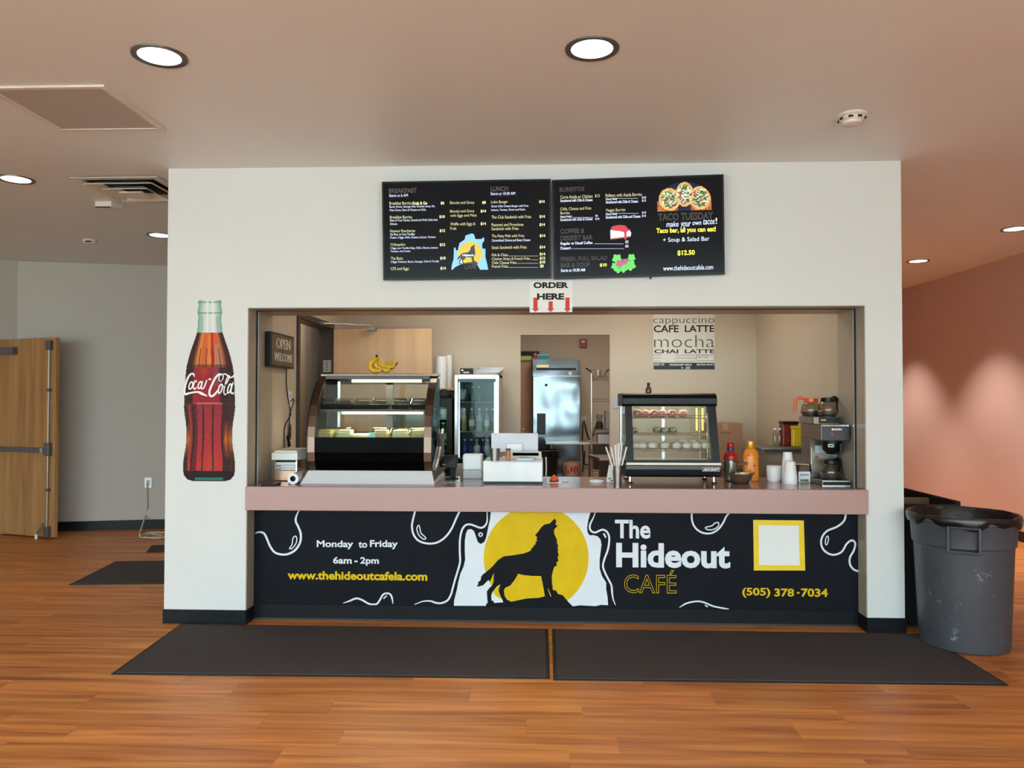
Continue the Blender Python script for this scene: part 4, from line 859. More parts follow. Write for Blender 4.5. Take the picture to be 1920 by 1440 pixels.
ao = bpy.data.objects.new('warmer_lamp', al); C.objects.link(ao); ao.parent = wm_; ao.location = Vector((.88, .46, 1.418)) - wm_.location
box('heated_floor', STEEL, (wa + .02, wb - .03, .29, .64, 1.03, 1.05), wm_)
WIRE = mat('shelf_wire', (214, 206, 184), .25, .8)
for z in (1.117, 1.224, 1.342):
    m = MB(); ya = .335 if z < 1.2 else (.355 if z < 1.3 else .37); xa_, xb_ = wa + .04, wb - .075
    for y in (ya, .61): m.tube([(xa_, y, z), (xb_, y, z)], .003, 6)
    m.tube([(xa_, ya, z + .018), (xb_, ya, z + .018)], .0025, 6)
    for i in range(24):
        x = xa_ + (xb_ - xa_) * i / 23; m.tube([(x, ya, z), (x, .61, z)], .0018, 5)
    for x in (xa_, xb_): m.tube([(x, ya, z), (x, ya, z + .018)], .0025, 6); m.tube([(x, ya, z), (x, .61, z)], .003, 6)
    m.build('wire_shelf', WIRE, wm_, True)
for x in (wa + .035, wb - .072):
    for y in (.36, .615): MB().cyl((x, y, 1.05), .003, .33, seg=6).build('shelf_upright', WIRE, wm_, True)
for x, y in ((.597, .31), (1.165, .31), (.60, .60), (1.163, .60)):
    lg = MB().lathe([(.020, 0), (.022, .006), (.012, .012), (.010, .045)], 16, (x, y, CT)).build('leg', CHROME, wm_, True)
lb = box('maker_plate', BLACK, (1.075, 1.190, .2475, .25, .988, 1.016), wm_)
shm = Sheet((0, .2475, 0)); mb = MB()
for q in ((1.076, 1.189, .989, .991), (1.076, 1.189, 1.013, 1.015), (1.076, 1.078, .991, 1.013), (1.187, 1.189, .991, 1.013)): mb.add([shm.fn(q[0], q[2], .0005), shm.fn(q[1], q[2], .0005), shm.fn(q[1], q[3], .0005), shm.fn(q[0], q[3], .0005)], [(0, 1, 2, 3)])
mb.build('plate_border', PAPER, lb); mb = MB(); put_text(mb, shm, 'A', 1.080, .992, 1.102, 1.012, .0005, .06, 0, .3); put_text(mb, shm, 'DCRAFT', 1.104, .994, 1.184, 1.010, .0005, .05, 0, .15); mb.build('plate_lettering', PAPER, lb)
# wrapped food in the warmer
RC = checker('red_check_paper', (232, 214, 206), (172, 26, 34), 120); BC = checker('black_check_paper', (228, 220, 204), (34, 30, 30), 120); FW = mat('white_wrap', (228, 222, 212), .5, vary=.06, scale=30, bump=.6, bscale=60)
def wrap(name, label, m, c, a, b, h, rz, grp):
    pr = [(.15, -1.0), (.55, -.92), (.86, -.7), (1.0, -.3), (1.0, .3), (.86, .7), (.55, .92), (.15, 1.0)]
    o = MB().lathe([(r * b, t * a) for r, t in pr], 14, (0, 0, 0), 'X').build(name, m, None, True)
    for v in o.data.vertices: v.co.z = v.co.z * h / b + h; v.co.y += .006 * sin(v.co.x * 90)
    o.location = c; o.rotation_euler = (0, 0, rz); tag(o, label, 'wrapped food', grp); return o
for i, u in enumerate((1196, 1210, 1226, 1242, 1260, 1281)):
    p = PY(u, 780, .46); wrap('wrapped_burrito', 'red and white checked burrito on the top warmer shelf, %s from the left' % ORD[i], RC, (p.x, .46 + .02 * (i % 2), 1.346), .06, .028, .027, 1.5 + .06 * (i % 3), 'red checked burritos in the warmer')
for i, u in enumerate((1187, 1233, 1246, 1262)):
    p = PY(u, 810, .45 + .05 * (i % 2)); wrap('wrapped_burrito', 'black and white checked burrito on the middle warmer shelf, %s from the left' % ORD[i], BC, (p.x, .44 + .07 * (i % 2), 1.228), .055, .026, .025, 1.5, 'black checked burritos in the warmer')
for i, u in enumerate((1190, 1203, 1222, 1245, 1267, 1286, 1304, 1322)):
    p = PY(u, 838, .42); wrap('wrapped_sandwich', 'white wrapped sandwich on the bottom warmer shelf, %s from the left' % ORD[i], FW, (p.x, .42, 1.121), .05, .034, .029, 1.52 + .04 * (i % 3), 'white wrapped sandwiches in the warmer')
for i, u in enumerate((1281, 1300, 1318)):
    p = PY(u, 828, .54); wrap('wrapped_sandwich', 'white wrapped sandwich in the rear row of the bottom warmer shelf, %s from the left' % ORD[i], FW, (p.x, .53, 1.121), .05, .036, .034, 1.4, 'white wrapped sandwiches in the warmer')
sb = thing('sauce_bottle', 'small dark sauce bottle standing on the black warmer', 'bottle', (PY(1216, 735, .45).x, .45, 1.515)); q = sb.location.x
MB().lathe([(.019, 0), (.021, .004), (.021, .03), (.010, .05), (.009, .055)], 16, (q, .45, 1.515)).build('bottle', mat('sauce_brown', (110, 66, 54), .2), sb, True); MB().cyl((q, .45, 1.57), .011, .020, seg=14).build('cap', BLACK, sb, True)
# ---- drinks end of the counter
def bottle_red():
    c = (PY(1370, 904, .49).x, .49, CT); t = thing('creamer_bottle', 'clear creamer bottle with red cap and blue collar beside the warmer', 'bottle', c)
    MB().lathe([(.042, 0), (.048, .006), (.050, .02), (.046, .05), (.050, .07), (.046, .10), (.050, .125), (.046, .150)], 26, c).build('body', glassy('cloudy_plastic', (200, 200, 190), .3, .15), t, True)
    MB().lathe([(.036, .004), (.042, .012), (.041, .135)], 22, c).build('contents', mat('pale_creamer', (190, 184, 166), .4), t, True)
    MB().lathe([(.047, .150), (.049, .165), (.044, .19), (.026, .21), (.024, .213)], 26, c).build('shoulder', RED, t, True); MB().cyl((c[0], c[1], c[2] + .213), .0245, .018, seg=22).build('collar', BLUE, t, True)
    MB().lathe([(.022, .231), (.024, .236), (.024, .262), (.020, .272)], 22, c).build('cap', RED, t, True)
bottle_red()
c = (PY(1408, 902, .50).x, .50, CT); ob = thing('creamer_bottle', 'bright orange creamer bottle with gold cap beside the brown bowl', 'bottle', c)
MB().lathe([(.044, 0), (.052, .006), (.055, .03), (.054, .13), (.056, .17), (.048, .205), (.032, .225), (.030, .228)], 26, c, sy=.8).build('body', ORBOT, ob, True); MB().lathe([(.032, .228), (.034, .232), (.029, .278), (.026, .280)], 24, c, sy=.85).build('cap', mat('gold_cap', (204, 140, 44), .25, .3), ob, True)
dots = MB(); rng = random.Random(3)
for i in range(9):
    an = -pi / 2 + rng.uniform(-1.0, 1.0); z = .04 + .16 * i / 9; r0 = .0555
    bx_, by_ = c[0] + r0 * cos(an), c[1] + r0 * .8 * sin(an) - .001
    MB().lathe([(.001, 0), (.008 + .003 * (i % 2), .0005), (.001, .002)], 10, (bx_, by_ - .001, CT + z), 'Y').build('berry_print', (mat('pink_print', (238, 110, 110), .4), mat('brown_print', (120, 60, 30), .4), RED)[i % 3], ob, True)
box('blue_print', mat('navy_print', (40, 54, 110), .4), (c[0] - .05, c[0] - .026, c[1] - .036, c[1] - .030, CT + .115, CT + .135), ob)
c = (PY(1389, 906, .34).x, .34, CT); bw = thing('brown_bowl', 'brown bowl filled with small cream cups in front of the creamer bottles', 'bowl', c)
MB().lathe([(.03, 0), (.046, .002), (.068, .024), (.080, .060), (.084, .068), (.079, .068), (.064, .026), (.04, .010), (.01, .008)], 32, c).build('bowl', mat('brown_glaze', (88, 68, 58), .3), bw, True)
rng = random.Random(5)
for i in range(14):
    a = rng.uniform(0, 6.28); r = rng.uniform(0, .05); tag(MB().lathe([(.013, 0), (.017, .018), (.018, .020), (.004, .020)], 12, (c[0] + r * cos(a), c[1] + r * sin(a), CT + .034 + .006 * (i % 3) + r * .3)).build('cream_cup', CREAMW, None, True), 'small sealed cream cup piled in the brown bowl', 'cream cup', 'cream cups in the brown bowl')
cf = PZ(1404, 904, CT); tag(MB().lathe([(.004, 0), (.006, .005), (.006, .010), (.003, .014)], 10, (cf.x, cf.y - .03, CT)).build('crumb', CREAMW, None, True), 'tiny cream coloured piece on the counter before the bowl', 'crumb')
def cups(name, label, u, v, y, r0, r1, h, n, step, inverted=True):
    c = PY(u, v, y); t = thing(name, label, 'foam cups', (c.x, y, CT))
    for k in range(n):
        z = CT + k * step
        pr = [(r0, 0), (r0 * .99, .012), (r1, h)] if inverted else [(r1 * .8, 0), (r1, .015), (r0, h * .98), (r0 * 1.03, h)]
        MB().lathe(pr, 24, (c.x, y, z)).build('cup', FOAM, t, True)
    return t
cups('bowl_stack', 'short stack of white foam soup cups on the counter', 1451, 903, .47, .050, .046, .085, 2, .025, False)
cups('cup_stack', 'tall stack of upside-down foam cups, rear of the pair', 1477, 903, .46, .042, .029, .14, 4, .022)
cups('cup_stack', 'stack of upside-down foam cups, front of the pair', 1482, 907, .33, .046, .032, .12, 3, .016)
c = PY(1507, 900, .45); sbx = thing('sugar_box', 'open brown carton with white label between foam cups and coffee maker', 'carton', (c.x, .45, CT))
wb_ = MB(); X0, X1 = PY(1497, 900, .42).x, PY(1519, 900, .42).x
for q in ((X0, X1, .42, .424, CT, CT + .115), (X0, X1, .53, .534, CT, CT + .115), (X0, X0 + .004, .42, .534, CT, CT + .115), (X1 - .004, X1, .42, .534, CT, CT + .115), (X0, X1, .42, .534, CT, CT + .004)): wb_.box(*q)
wb_.build('carton', mat('dark_cardboard', (92, 74, 62), .6), sbx); lab = box('label_card', PAPER, (X0, X1, .416, .42, CT + .002, CT + .075), sbx); box('green_print', mat('leaf_print', (96, 120, 60), .5), (X0 + .012, X1 - .012, .4155, .416, CT + .006, CT + .022), lab); box('blue_print', mat('soft_blue_print', (150, 176, 200), .5), (X0 + .01, X1 - .01, .4155, .416, CT + .045, CT + .06), lab)
tag(MB().hexa([(X0 - .02, .42, CT + .122), (X1 - .004, .42, CT + .117), (X1 - .004, .50, CT + .117), (X0 - .02, .50, CT + .122), (X0 - .02, .42, CT + .13), (X1 - .004, .42, CT + .125), (X1 - .004, .50, CT + .125), (X0 - .02, .50, CT + .13)]).build('wooden_spatula', MAPLE, None, bev=.003), 'pale wooden stirrer pack lying across the brown carton', 'stirrers')
# ---- coffee maker
CX0, CX1 = 1.852, 2.040
cm = thing('coffee_maker', 'steel and black coffee brewer against the right jamb', 'coffee maker', (1.945, .42, CT))
DARKS = mat('brewer_steel', (128, 120, 112), .38, .8, vary=.03)
box('base', DARKS, (CX0, CX1, .20, .62, CT, CT + .035), cm, .004); box('base_front', BLACK, (CX0 + .006, CX1 - .006, .196, .20, CT + .006, CT + .029), cm)
box('base_frame', STEEL, (CX0, CX1, .197, .20, CT + .0, CT + .005), cm); box('base_frame', STEEL, (CX0, CX1, .197, .20, CT + .030, CT + .035), cm)
box('column', DARKS, (CX0 + .001, CX1 - .001, .42, .618, CT + .035, CT + .30), cm, .004); box('column_edge', CHROME, (CX0, CX0 + .006, .414, .42, CT + .035, CT + .30), cm)
box('white_notice', mat('notice_paper', (190, 206, 214), .5), (CX0 + .03, CX1 - .06, .414, .42, CT + .205, CT + .255), cm)
box('red_light', RED, (CX0 + .03, CX0 + .05, .414, .42, CT + .165, CT + .185), cm)
box('brew_head', DARKS, (CX0, CX1, .215, .62, CT + .30, CT + .405), cm, .004)
pnl = box('control_panel', mat('panel_black', (40, 42, 50), .35), (CX0 + .002, CX1 - .002, .203, .215, CT + .298, CT + .395), cm, .004)
box('chrome_strip', CHROME, (CX0, CX1, .200, .215, CT + .395, CT + .405), cm)
shb = Sheet((0, .203, 0)); mb = MB(); put_text(mb, shb, 'BUNN', CX0 + .065, CT + .368, CX0 + .130, CT + .381, .0006, .06); mb.build('panel_lettering', PAPER, pnl)
for i, q in enumerate((.060, .108, .122, .136)): box('switch', RED if i == 0 else DRED, (CX0 + q, CX0 + q + (.014 if i == 0 else .010), .2, .203, CT + (.332 if i == 0 else .336), CT + (.352 if i == 0 else .346)), pnl)
MB().lathe([(.032, 0), (.060, .03), (.066, .07), (.066, .095)], 26, (1.952, .30, CT + .205)).build('brew_funnel', BLACK, cm, True); box('funnel_handle', BLACK, (1.965, 1.985, .19, .25, CT + .225, CT + .285), cm, .005)
fl_ = box('funnel_label', PAPER, (1.905, 1.942, .236, .239, CT + .255, CT + .275), cm); box('label_print', BLACK, (1.910, 1.938, .2354, .236, CT + .261, CT + .269), fl_)
wtp = box('upper_warmer', DARKS, (CX0 - .018, CX1 - .035, .30, .60, CT + .405, CT + .455), cm, .003); box('warmer_front', BLACK, (CX0 + .015, CX1 - .035, .296, .30, CT + .412, CT + .452), cm)
box('yellow_sticker', YELLOW, (CX0 + .028, CX0 + .062, .2955, .296, CT + .430, CT + .438), cm)
for z in (.418, .436):
    for k in range(5): box('vent_slot', mat('vent_grey', (170, 164, 156), .5), (CX0 - .019, CX0 - .018, .34 + k * .05, .365 + k * .05, CT + z, CT + z + .006), wtp)
MB().cyl((1.952, .40, CT + .455), .062, .005, seg=28).build('hot_plate', BLACK, cm, True); MB().cyl((1.952, .31, CT + .035), .064, .005, seg=28).build('hot_plate', BLACK, cm, True)
GL = glassy('decanter_glass', (216, 210, 200), .14)
def decanter(label, c, rz, col, hand, tip, coffee=None):
    t = thing('coffee_decanter', label, 'decanter', c, rz)
    MB().lathe([(.050, 0), (.058, .004), (.066, .022), (.069, .040), (.064, .068), (.050, .092), (.042, .100)], 30).build('glass_bowl', GL, t, True, world=False)
    MB().lathe([(.051, -.0005), (.059, .003), (.0675, .022), (.0705, .034), (.069, .036)], 30, caps=False).build('steel_bottom', DSTEEL, t, True, world=False)
    if coffee: MB().lathe([(.045, .003), (.062, .024), (.065, .038)], 26).build('coffee', mat('black_coffee', (40, 24, 16), .1), t, True, world=False)
    MB().lathe([(.044, .096), (.047, .100), (.046, .122), (.038, .126)], 26).build('collar', col, t, True, world=False)
    P = catmull([(-.035, 0, .118), (-.070, 0, .128), (-.094, 0, .120), (-.104, 0, .085), (-.110, 0, .045)], 6)
    h = MB().tube(P, .010, 10).build('handle', hand, t, True, world=False)
    MB().tube([P[-1], P[-1] + Vector((-.002, 0, -.02))], .0095, 10).build('handle_tip', tip, h, True, world=False)
    return t
decanter('glass coffee pot with black collar and orange grip on top of the brewer', (1.965, .40, CT + .4605), radians(215), BLACK, BLACK, ORANGE)
decanter('glass coffee pot with orange collar and handle, rear one on the brewer', (1.900, .545, CT + .456), radians(-12), ORANGE, ORANGE, ORANGE)
decanter('glass coffee pot with black handle inside the brewer', (1.948, .31, CT + .0405), radians(215), BLACK, BLACK, BLACK)

# ================================================================ BACK OF THE CAFE
# letter sign on the left inner wall, its cables and outlet
ls = thing('letter_sign', 'dark framed letter sign hanging on the left inner wall', 'sign', (OL, .55, 1.70))
SX = OL + .004
box('frame', BLACK, (SX, SX + .045, .30, .80, 1.70, 1.945), ls, .004)
box('face', mat('sign_face_brown', (70, 58, 44), .3), (SX + .045, SX + .047, .315, .785, 1.714, 1.931), ls)
lsh = Sheet((SX + .047, 0, 0), (0, 1, 0), (0, 0, 1), (1, 0, 0))
LT = emis('sign_bulb_white', (220, 212, 190), .25)
mb = MB(); put_text(mb, lsh, 'OPEN', .40, 1.835, .70, 1.91, .0008, 0, .010); mb.build('sign_word', LT, ls)
mb = MB(); put_text(mb, lsh, 'WELCOME', .36, 1.745, .75, 1.805, .0008, 0, .010); mb.build('sign_word', LT, ls)
wx = OL + .008
def wall_cable(name, label, px, r=.004, m=BLACK, x=wx):
    P = catmull([tuple(PX(u, v, x)) for u, v in px], 6); return tag(MB().tube(P, r, 7).build(name, m, None, True), label, 'cable')
wall_cable('sign_cable', 'thin black cable hanging from the letter sign to the outlet', [(537, 690), (537, 720), (539, 740), (543, 765), (545, 778), (536, 795), (533, 810), (533, 840)])
wall_cable('outlet_cable', 'black cable looping from the wall outlet down to the counter', [(545, 752), (550, 748), (551, 755), (544, 775), (542, 800), (540, 820), (541, 842)])
pw = tag(MB().tube([PX(539, 818, OL + .018), PX(543, 836, OL + .018)], .010, 8).build('power_adapter', BLACK, None, True), 'small black inline adapter on the hanging cable', 'adapter')
def outlet(name, label, ax, x, y, z, m=WPLAS, cat='outlet'):
    t = thing(name, label, cat, (x, y, z)); w, h, d = .036, .058, .006
    if ax == 'X': b = (x, x + d, y - w, y + w, z - h, z + h); k = (x + d, x + d + .002, y - .016, y + .016)
    else: b = (x - w, x + w, y - d, y, z - h, z + h); k = (x - .016, x + .016, y - d - .002, y - d)
    box('plate', m, b, t, .002)
    for dz in (-.022, .022): box('socket', LGREY if m in (WPLAS, LGREY) else BLACK, (*k, z + dz - .013, z + dz + .013), t)
    return t
p = PX(543, 748, OL); outlet('wall_outlet', 'white double outlet on the inner wall under the letter sign', 'X', OL, p.y, p.z)
p = PX(542, 810, OL); outlet('switch_plate', 'bronze switch plate low on the inner wall by the doorway', 'X', OL, p.y, p.z, BRONZE, 'switch')
p = PY(1154, 755, KB); outlet('wall_switch', 'small grey switch plate beside the kitchen doorway', 'Y', p.x, KB, p.z, LGREY, 'switch')
# wooden shelf with paper rolls, black cooler under it
a, b = PY(814, 728, 2.2), PY(852, 728, 2.2)
tag(box('wall_shelf', MAPLE, (a.x, b.x, 2.15, KB, a.z - .02, a.z), None, .002), 'pale wooden wall shelf under the paper rolls', 'shelf')
for i, (u0, u1, y) in enumerate(((816, 838, 2.24), (834, 848, 2.36))):
    c = PY((u0 + u1) / 2, 700, y).x; r = (PY(u1, 700, y).x - PY(u0, 700, y).x) / 2; t = thing('paper_roll', ('wide white paper roll standing in front on the wall shelf', 'white paper roll standing behind on the wall shelf')[i], 'paper roll', (c, y, a.z))
    MB().lathe([(r * .3, 0), (r, 0), (r, .30 + .02 * i), (r * .3, .30 + .02 * i), (r * .3, 0)], 28, (c, y, a.z), caps=False).build('paper', PAPER, t, True); MB().lathe([(r * .25, .002), (r * .3, .002), (r * .3, .30), (r * .25, .30)], 16, (c, y, a.z), caps=False).build('core', CARD, t, True)
bc = thing('black_cooler', 'tall black drinks cooler half hidden behind the curved case', 'cooler', (-1.0, 2.1, 0)); X0, X1 = -1.36, PY(848, 800, 1.92).x; zt = PY(830, 747, 1.92).z
sb_ = MB(); sb_.box(X0, X1, 2.40, 2.45, 0, zt); sb_.box(X0, X0 + .03, 1.95, 2.40, 0, zt); sb_.box(X1 - .03, X1, 1.95, 2.40, 0, zt); sb_.box(X0, X1, 1.95, 2.40, zt - .04, zt); sb_.box(X0, X1, 1.95, 2.40, 0, .25)
sb_.build('cabinet', BLACK, bc)
dfr = MB(); dfr.box(X0, X0 + .05, 1.90, 1.95, .25, zt); dfr.box(X1 - .05, X1, 1.90, 1.95, .25, zt); dfr.box(X0 + .05, X1 - .05, 1.90, 1.95, zt - .07, zt); dfr.box(X0 + .05, X1 - .05, 1.90, 1.95, .25, .3)
dfr.build('door_frame', BLACK, bc); box('door_glass', GLASS, (X0 + .05, X1 - .05, 1.915, 1.92, .3, zt - .07), bc)
for z in (.80, 1.07, 1.30): box('shelf', LGREY, (X0 + .03, X1 - .03, 1.98, 2.40, z - .012, z), bc)
def bottle(name, label, c, r, h, m, capm, grp, lab=None):
    t = thing(name, label, 'bottle', c, 0, grp)
    MB().lathe([(r * .8, 0), (r, .01 * h / .2), (r, h * .55), (r * .8, h * .66), (r * .38, h * .82), (r * .36, h * .93)], 16).build('body', m, t, True, world=False)
    MB().cyl((0, 0, h * .93), r * .46, h * .07, seg=12).build('cap', capm, t, True, world=False)
    if lab: MB().lathe([(r * 1.02, h * .2), (r * 1.02, h * .48)], 16, caps=False).build('label_band', lab, t, True, world=False)
    return t
BG = mat('green_drink', (60, 120, 70), .15); BY = mat('amber_drink', (150, 136, 76), .15); BBL = mat('blue_drink', (36, 44, 120), .15); BCL = mat('pale_drink', (150, 168, 160), .12); DKD = mat('dark_drink', (40, 34, 34), .15)
for i, (z, h, m) in enumerate(((1.30, .17, BCL), (1.07, .19, BG), (.80, .21, BG))):
    bottle('drink_bottle', 'bottle in the black cooler beside the case, %s row' % ('top', 'middle', 'lower')[i], (PY(831, 800, 2.0).x, 2.02, z), .04, h, m, WPLAS, 'bottles in the black cooler', PAPER)
tag(MB().lathe([(.02, 0), (.07, .004), (.075, .03), (.05, .07), (.02, .085)], 18, (PY(833, 740, 2.1).x, 2.08, zt), sx=1.0).build('black_bundle', MBLACK, None, True), 'black cloth bundle on the black cooler under the shelf', 'bundle')
# glass door drinks fridge
GX0, GX1, GY, GZ = -.79, -.385, 1.85, 1.698
gc = thing('drinks_fridge', 'silver framed glass door fridge full of bottled drinks', 'fridge', (-.59, 2.1, 0)); sb_ = MB()
sb_.box(GX0, GX1, 2.38, 2.42, 0, GZ); sb_.box(GX0, GX0 + .03, 1.90, 2.38, 0, GZ); sb_.box(GX1 - .03, GX1, 1.90, 2.38, 0, GZ); sb_.box(GX0, GX1, 1.90, 2.38, GZ - .03, GZ); sb_.box(GX0, GX1, 1.90, 2.38, 0, .45)
sb_.build('cabinet', mat('fridge_shell', (188, 184, 178), .35, .3), gc, bev=.004)
box('liner', mat('dark_liner', (38, 48, 56), .3), (GX0 + .03, GX1 - .03, 2.37, 2.38, .45, GZ - .03), gc)
FRM = mat('fridge_door_silver', (214, 218, 222), .25, .7); dm = MB(); FW_ = .034
dm.box(GX0 + .005, GX0 + FW_, GY, 1.895, .3, GZ - .008); dm.box(GX1 - FW_, GX1 - .002, GY, 1.895, .3, GZ - .008); dm.box(GX0 + FW_, GX1 - FW_, GY, 1.895, GZ - .045, GZ - .008); dm.box(GX0 + FW_, GX1 - FW_, GY, 1.895, .3, .9)
dm.build('door_frame', FRM, gc, bev=.003); box('door_glass', glassy('fridge_glass', (222, 234, 234), .035), (GX0 + FW_, GX1 - FW_, GY + .012, GY + .018, .9, GZ - .045), gc)
box('inner_lamp', emis('fridge_lamp', (235, 245, 255), 2.0), (GX1 - .05, GX1 - .036, 1.91, 1.925, .95, GZ - .07), gc)
box('inner_lamp', emis('fridge_lamp', (235, 245, 255), 2.0), (GX0 + .036, GX0 + .046, 1.91, 1.925, .95, GZ - .07), gc)
SHZ = [PY(890, v, 2.0).z for v in (753, 808, 858)]
for z in SHZ: box('shelf', mat('fridge_shelf', (120, 126, 122), .4), (GX0 + .03, GX1 - .03, 1.93, 2.36, z - .008, z), gc)
k = 0
for row, (us, m, hpx, rr) in enumerate((((886, 898), BG, 28, .024), ((870, 884, 899, 912, 924), None, 42, .030), ((872, 883, 894, 905, 915, 925), None, 34, .026))):
    for i, u in enumerate(us):
        p = PY(u, 780, 2.0); h = PY(u, 800 - hpx, 2.0).z - PY(u, 800, 2.0).z
        mm = BG if row == 0 else ((BY, BY, BCL, BCL, DKD)[i] if row == 1 else (BBL, BBL, BCL, BBL, BCL, DKD)[i])
        bottle('drink_bottle', 'bottle in the glass door fridge, %s shelf, %s from the left' % (('top', 'middle', 'bottom')[row], ORD[i]), (p.x, 2.0 + .03 * (i % 2), SHZ[row] + .001), rr * .85, h, mm, (PAPER, WPLAS, WPLAS)[row], 'drinks in the glass door fridge', (None, PAPER if i % 2 else None, None)[row])
for i, u in enumerate((867, 877)):
    tag(MB().lathe([(.022, 0), (.026, .005), (.030, .075), (.026, .075), (.020, .008)], 16, (PY(u, 740, 2.0).x, 2.0, SHZ[0] + .001)).build('dark_glass', mat('smoked_glass', (52, 54, 58), .1), None, True), 'smoked drinking glass on the top fridge shelf, %s from the left' % ORD[i], 'glass', 'glasses on the top fridge shelf')
a, b = PY(863, 700, 1.95), PY(886, 690, 1.95); t = thing('small_black_box', 'small black box with white print on the drinks fridge', 'box', (a.x, 1.95, GZ)); box('carton', BLACK, (a.x, b.x, 1.93, 2.05, GZ, GZ + .055), t, .002); box('print', PAPER, (a.x + .03, b.x - .03, 1.928, 1.93, GZ + .012, GZ + .022), t); box('print', PAPER, (a.x + .012, a.x + .03, 1.928, 1.93, GZ + .03, GZ + .044), t)
a, b = PY(889, 699, 1.98), PY(945, 688, 1.98)
for i in range(3):
    t = thing('foam_tray', 'white foam takeout tray on the drinks fridge, %s from the bottom' % ORD[i], 'tray', ((a.x + b.x) / 2 - .01 + .012 * i, 2.05, GZ + .001 + .021 * i), -.1 + .12 * i, 'foam trays on the drinks fridge')
    MB().hexa([(-.105, -.1, 0), (.105, -.1, 0), (.105, .1, 0), (-.105, .1, 0), (-.125, -.12, .020), (.125, -.12, .020), (.125, .12, .020), (-.125, .12, .020)]).build('tray', FOAM, t, bev=.004, world=False)
# boxes, panel and canisters at the drinks end
a, b = PY(1330, 794, 2.1), PY(1392, 794, 2.1); t = thing('cardboard_box', 'plain brown cardboard box behind the creamer bottles', 'box', (b.x, 2.2, .9))
bxz = a.z; box('carton', CARD, (a.x, b.x, 2.1, 2.45, .9, bxz), t, .003); box('tape', mat('tape_tan', (186, 142, 106), .4), (a.x + .12, a.x + .17, 2.098, 2.1, bxz - .06, bxz), t)
shc = Sheet((0, 2.1, 0)); mb = MB(); zc = Zoom(shc, 1340, 720, 7.2); ztext(mb, zc, 'HOUSTER', 78, 652, 218, 672, t=.001, bold=.02); mb.build('box_lettering', mat('print_grey', (96, 76, 66), .6), t)
tag(box('back_counter', TOPL, (.70, OR - .001, 1.85, KB - .001, .86, .90), None, .003), 'rear work counter under the poster', 'counter')
tag(box('rear_cabinet', mat('cabinet_taupe', (150, 138, 124), .5), (.72, OR - .003, 1.90, KB - .002, 0, .86), None, .002), 'taupe cabinet below the rear work counter', 'cabinet')
# steel ice bin with sloping lid, canisters on its top
A = PY(1441, 838, 1.0); tz = A.z
ib = thing('ice_bin', 'grey steel bin with sloping front beside the coffee brewer', 'ice bin', (1.88, 1.0, 0))
IBX = 1.70; P_ = [(.78, 0), (.78, .92), (1.0, tz - .02), (1.3, tz - .02), (1.3, 0)]
MB().prism(P_, lambda a, b, t: (t, a, b), IBX, OR - .002).build('body', mat('bin_grey_steel', (132, 128, 122), .35, .5), ib)
box('lid', mat('bin_lid_grey', (120, 116, 110), .4, .4), (IBX - .03, OR - .002, .97, 1.32, tz - .02, tz), ib, .003)
def can(label, u0, u1, v0, v1, y, m, lidm):
    a, b = PY(u0, v0, y), PY(u1, v0, y); x0_, x1_ = a.x, b.x; t = thing('canister', label, 'canister', ((x0_ + x1_) / 2, y, tz)); zt = a.z
    box('body', m, (x0_, x1_, y, y + (x1_ - x0_) * .9, tz, zt - .02), t, .008); box('lid', lidm, (x0_ - .003, x1_ + .003, y - .003, y + (x1_ - x0_) * .9 + .003, zt - .02, zt), t, .004)
can('dark red square canister with black lid on the grey bin', 1468, 1497, 790, 845, 1.10, DRED, BLACK)
can('yellow canister beside the red canister on the grey bin', 1487, 1503, 799, 846, 1.02, YELLOW, YELLOW)
for i, u in enumerate((1453, 1462)):
    c = PY(u, 838, 1.15); t = thing('clear_jug', 'empty clear plastic bottle beside the red canister, %s from the left' % ORD[i], 'bottle', (c.x, 1.15, tz), 0, 'clear bottles beside the canister')
    MB().lathe([(.016, 0), (.019, .005), (.019, .085), (.010, .115), (.009, .125)], 16).build('body', CLEARP, t, True, world=False); MB().cyl((0, 0, .125), .011, .014, seg=12).build('cap', WPLAS, t, True, world=False)

# ================================================================ KITCHEN SEEN THROUGH THE DOORWAY
FY = 5.9; a, b = PY(999, 674, FY), PY(1088, 674, FY); FX0, FX1, FZ = a.x, b.x, a.z
fg = thing('steel_fridge', 'tall stainless steel reach-in refrigerator in the kitchen', 'refrigerator', ((FX0 + FX1) / 2, FY + .4, 0))
FS = bpy.data.materials.new('fridge_door_steel'); FS.use_nodes = True; N, L = nt_of(FS); pp = N['Principled BSDF']
pp.inputs['Base Color'].default_value = (.21, .235, .26, 1); pp.inputs['Metallic'].default_value = 1; pp.inputs['Roughness'].default_value = .17
tc = N.new('ShaderNodeTexCoord'); nz = N.new('ShaderNodeTexNoise'); nz.inputs['Scale'].default_value = 2.0; nz.inputs['Detail'].default_value = 1
bm_ = N.new('ShaderNodeBump'); bm_.inputs['Strength'].default_value = .6; bm_.inputs['Distance'].default_value = .06
L.new(tc.outputs['Object'], nz.inputs['Vector']); L.new(nz.outputs['Fac'], bm_.inputs['Height']); L.new(bm_.outputs[0], pp.inputs['Normal'])
box('cabinet', STEEL, (FX0, FX1, FY + .05, FY + .80, .12, FZ), fg, .004)
zd = PY(1040, 705, FY).z; dn = box('door', FS, (FX0 + .002, FX1 - .002, FY, FY + .05, .14, zd), fg, .006)
pv = lambda u, v, y: PY(u, v, y)
hz0, hz1 = pv(1010, 815, FY).z, pv(1010, 775, FY).z
box('handle', mat('handle_black', (44, 46, 52), .4), (pv(1007, 800, FY).x, pv(1023, 800, FY).x, FY - .035, FY, hz0, hz1), dn, .004)
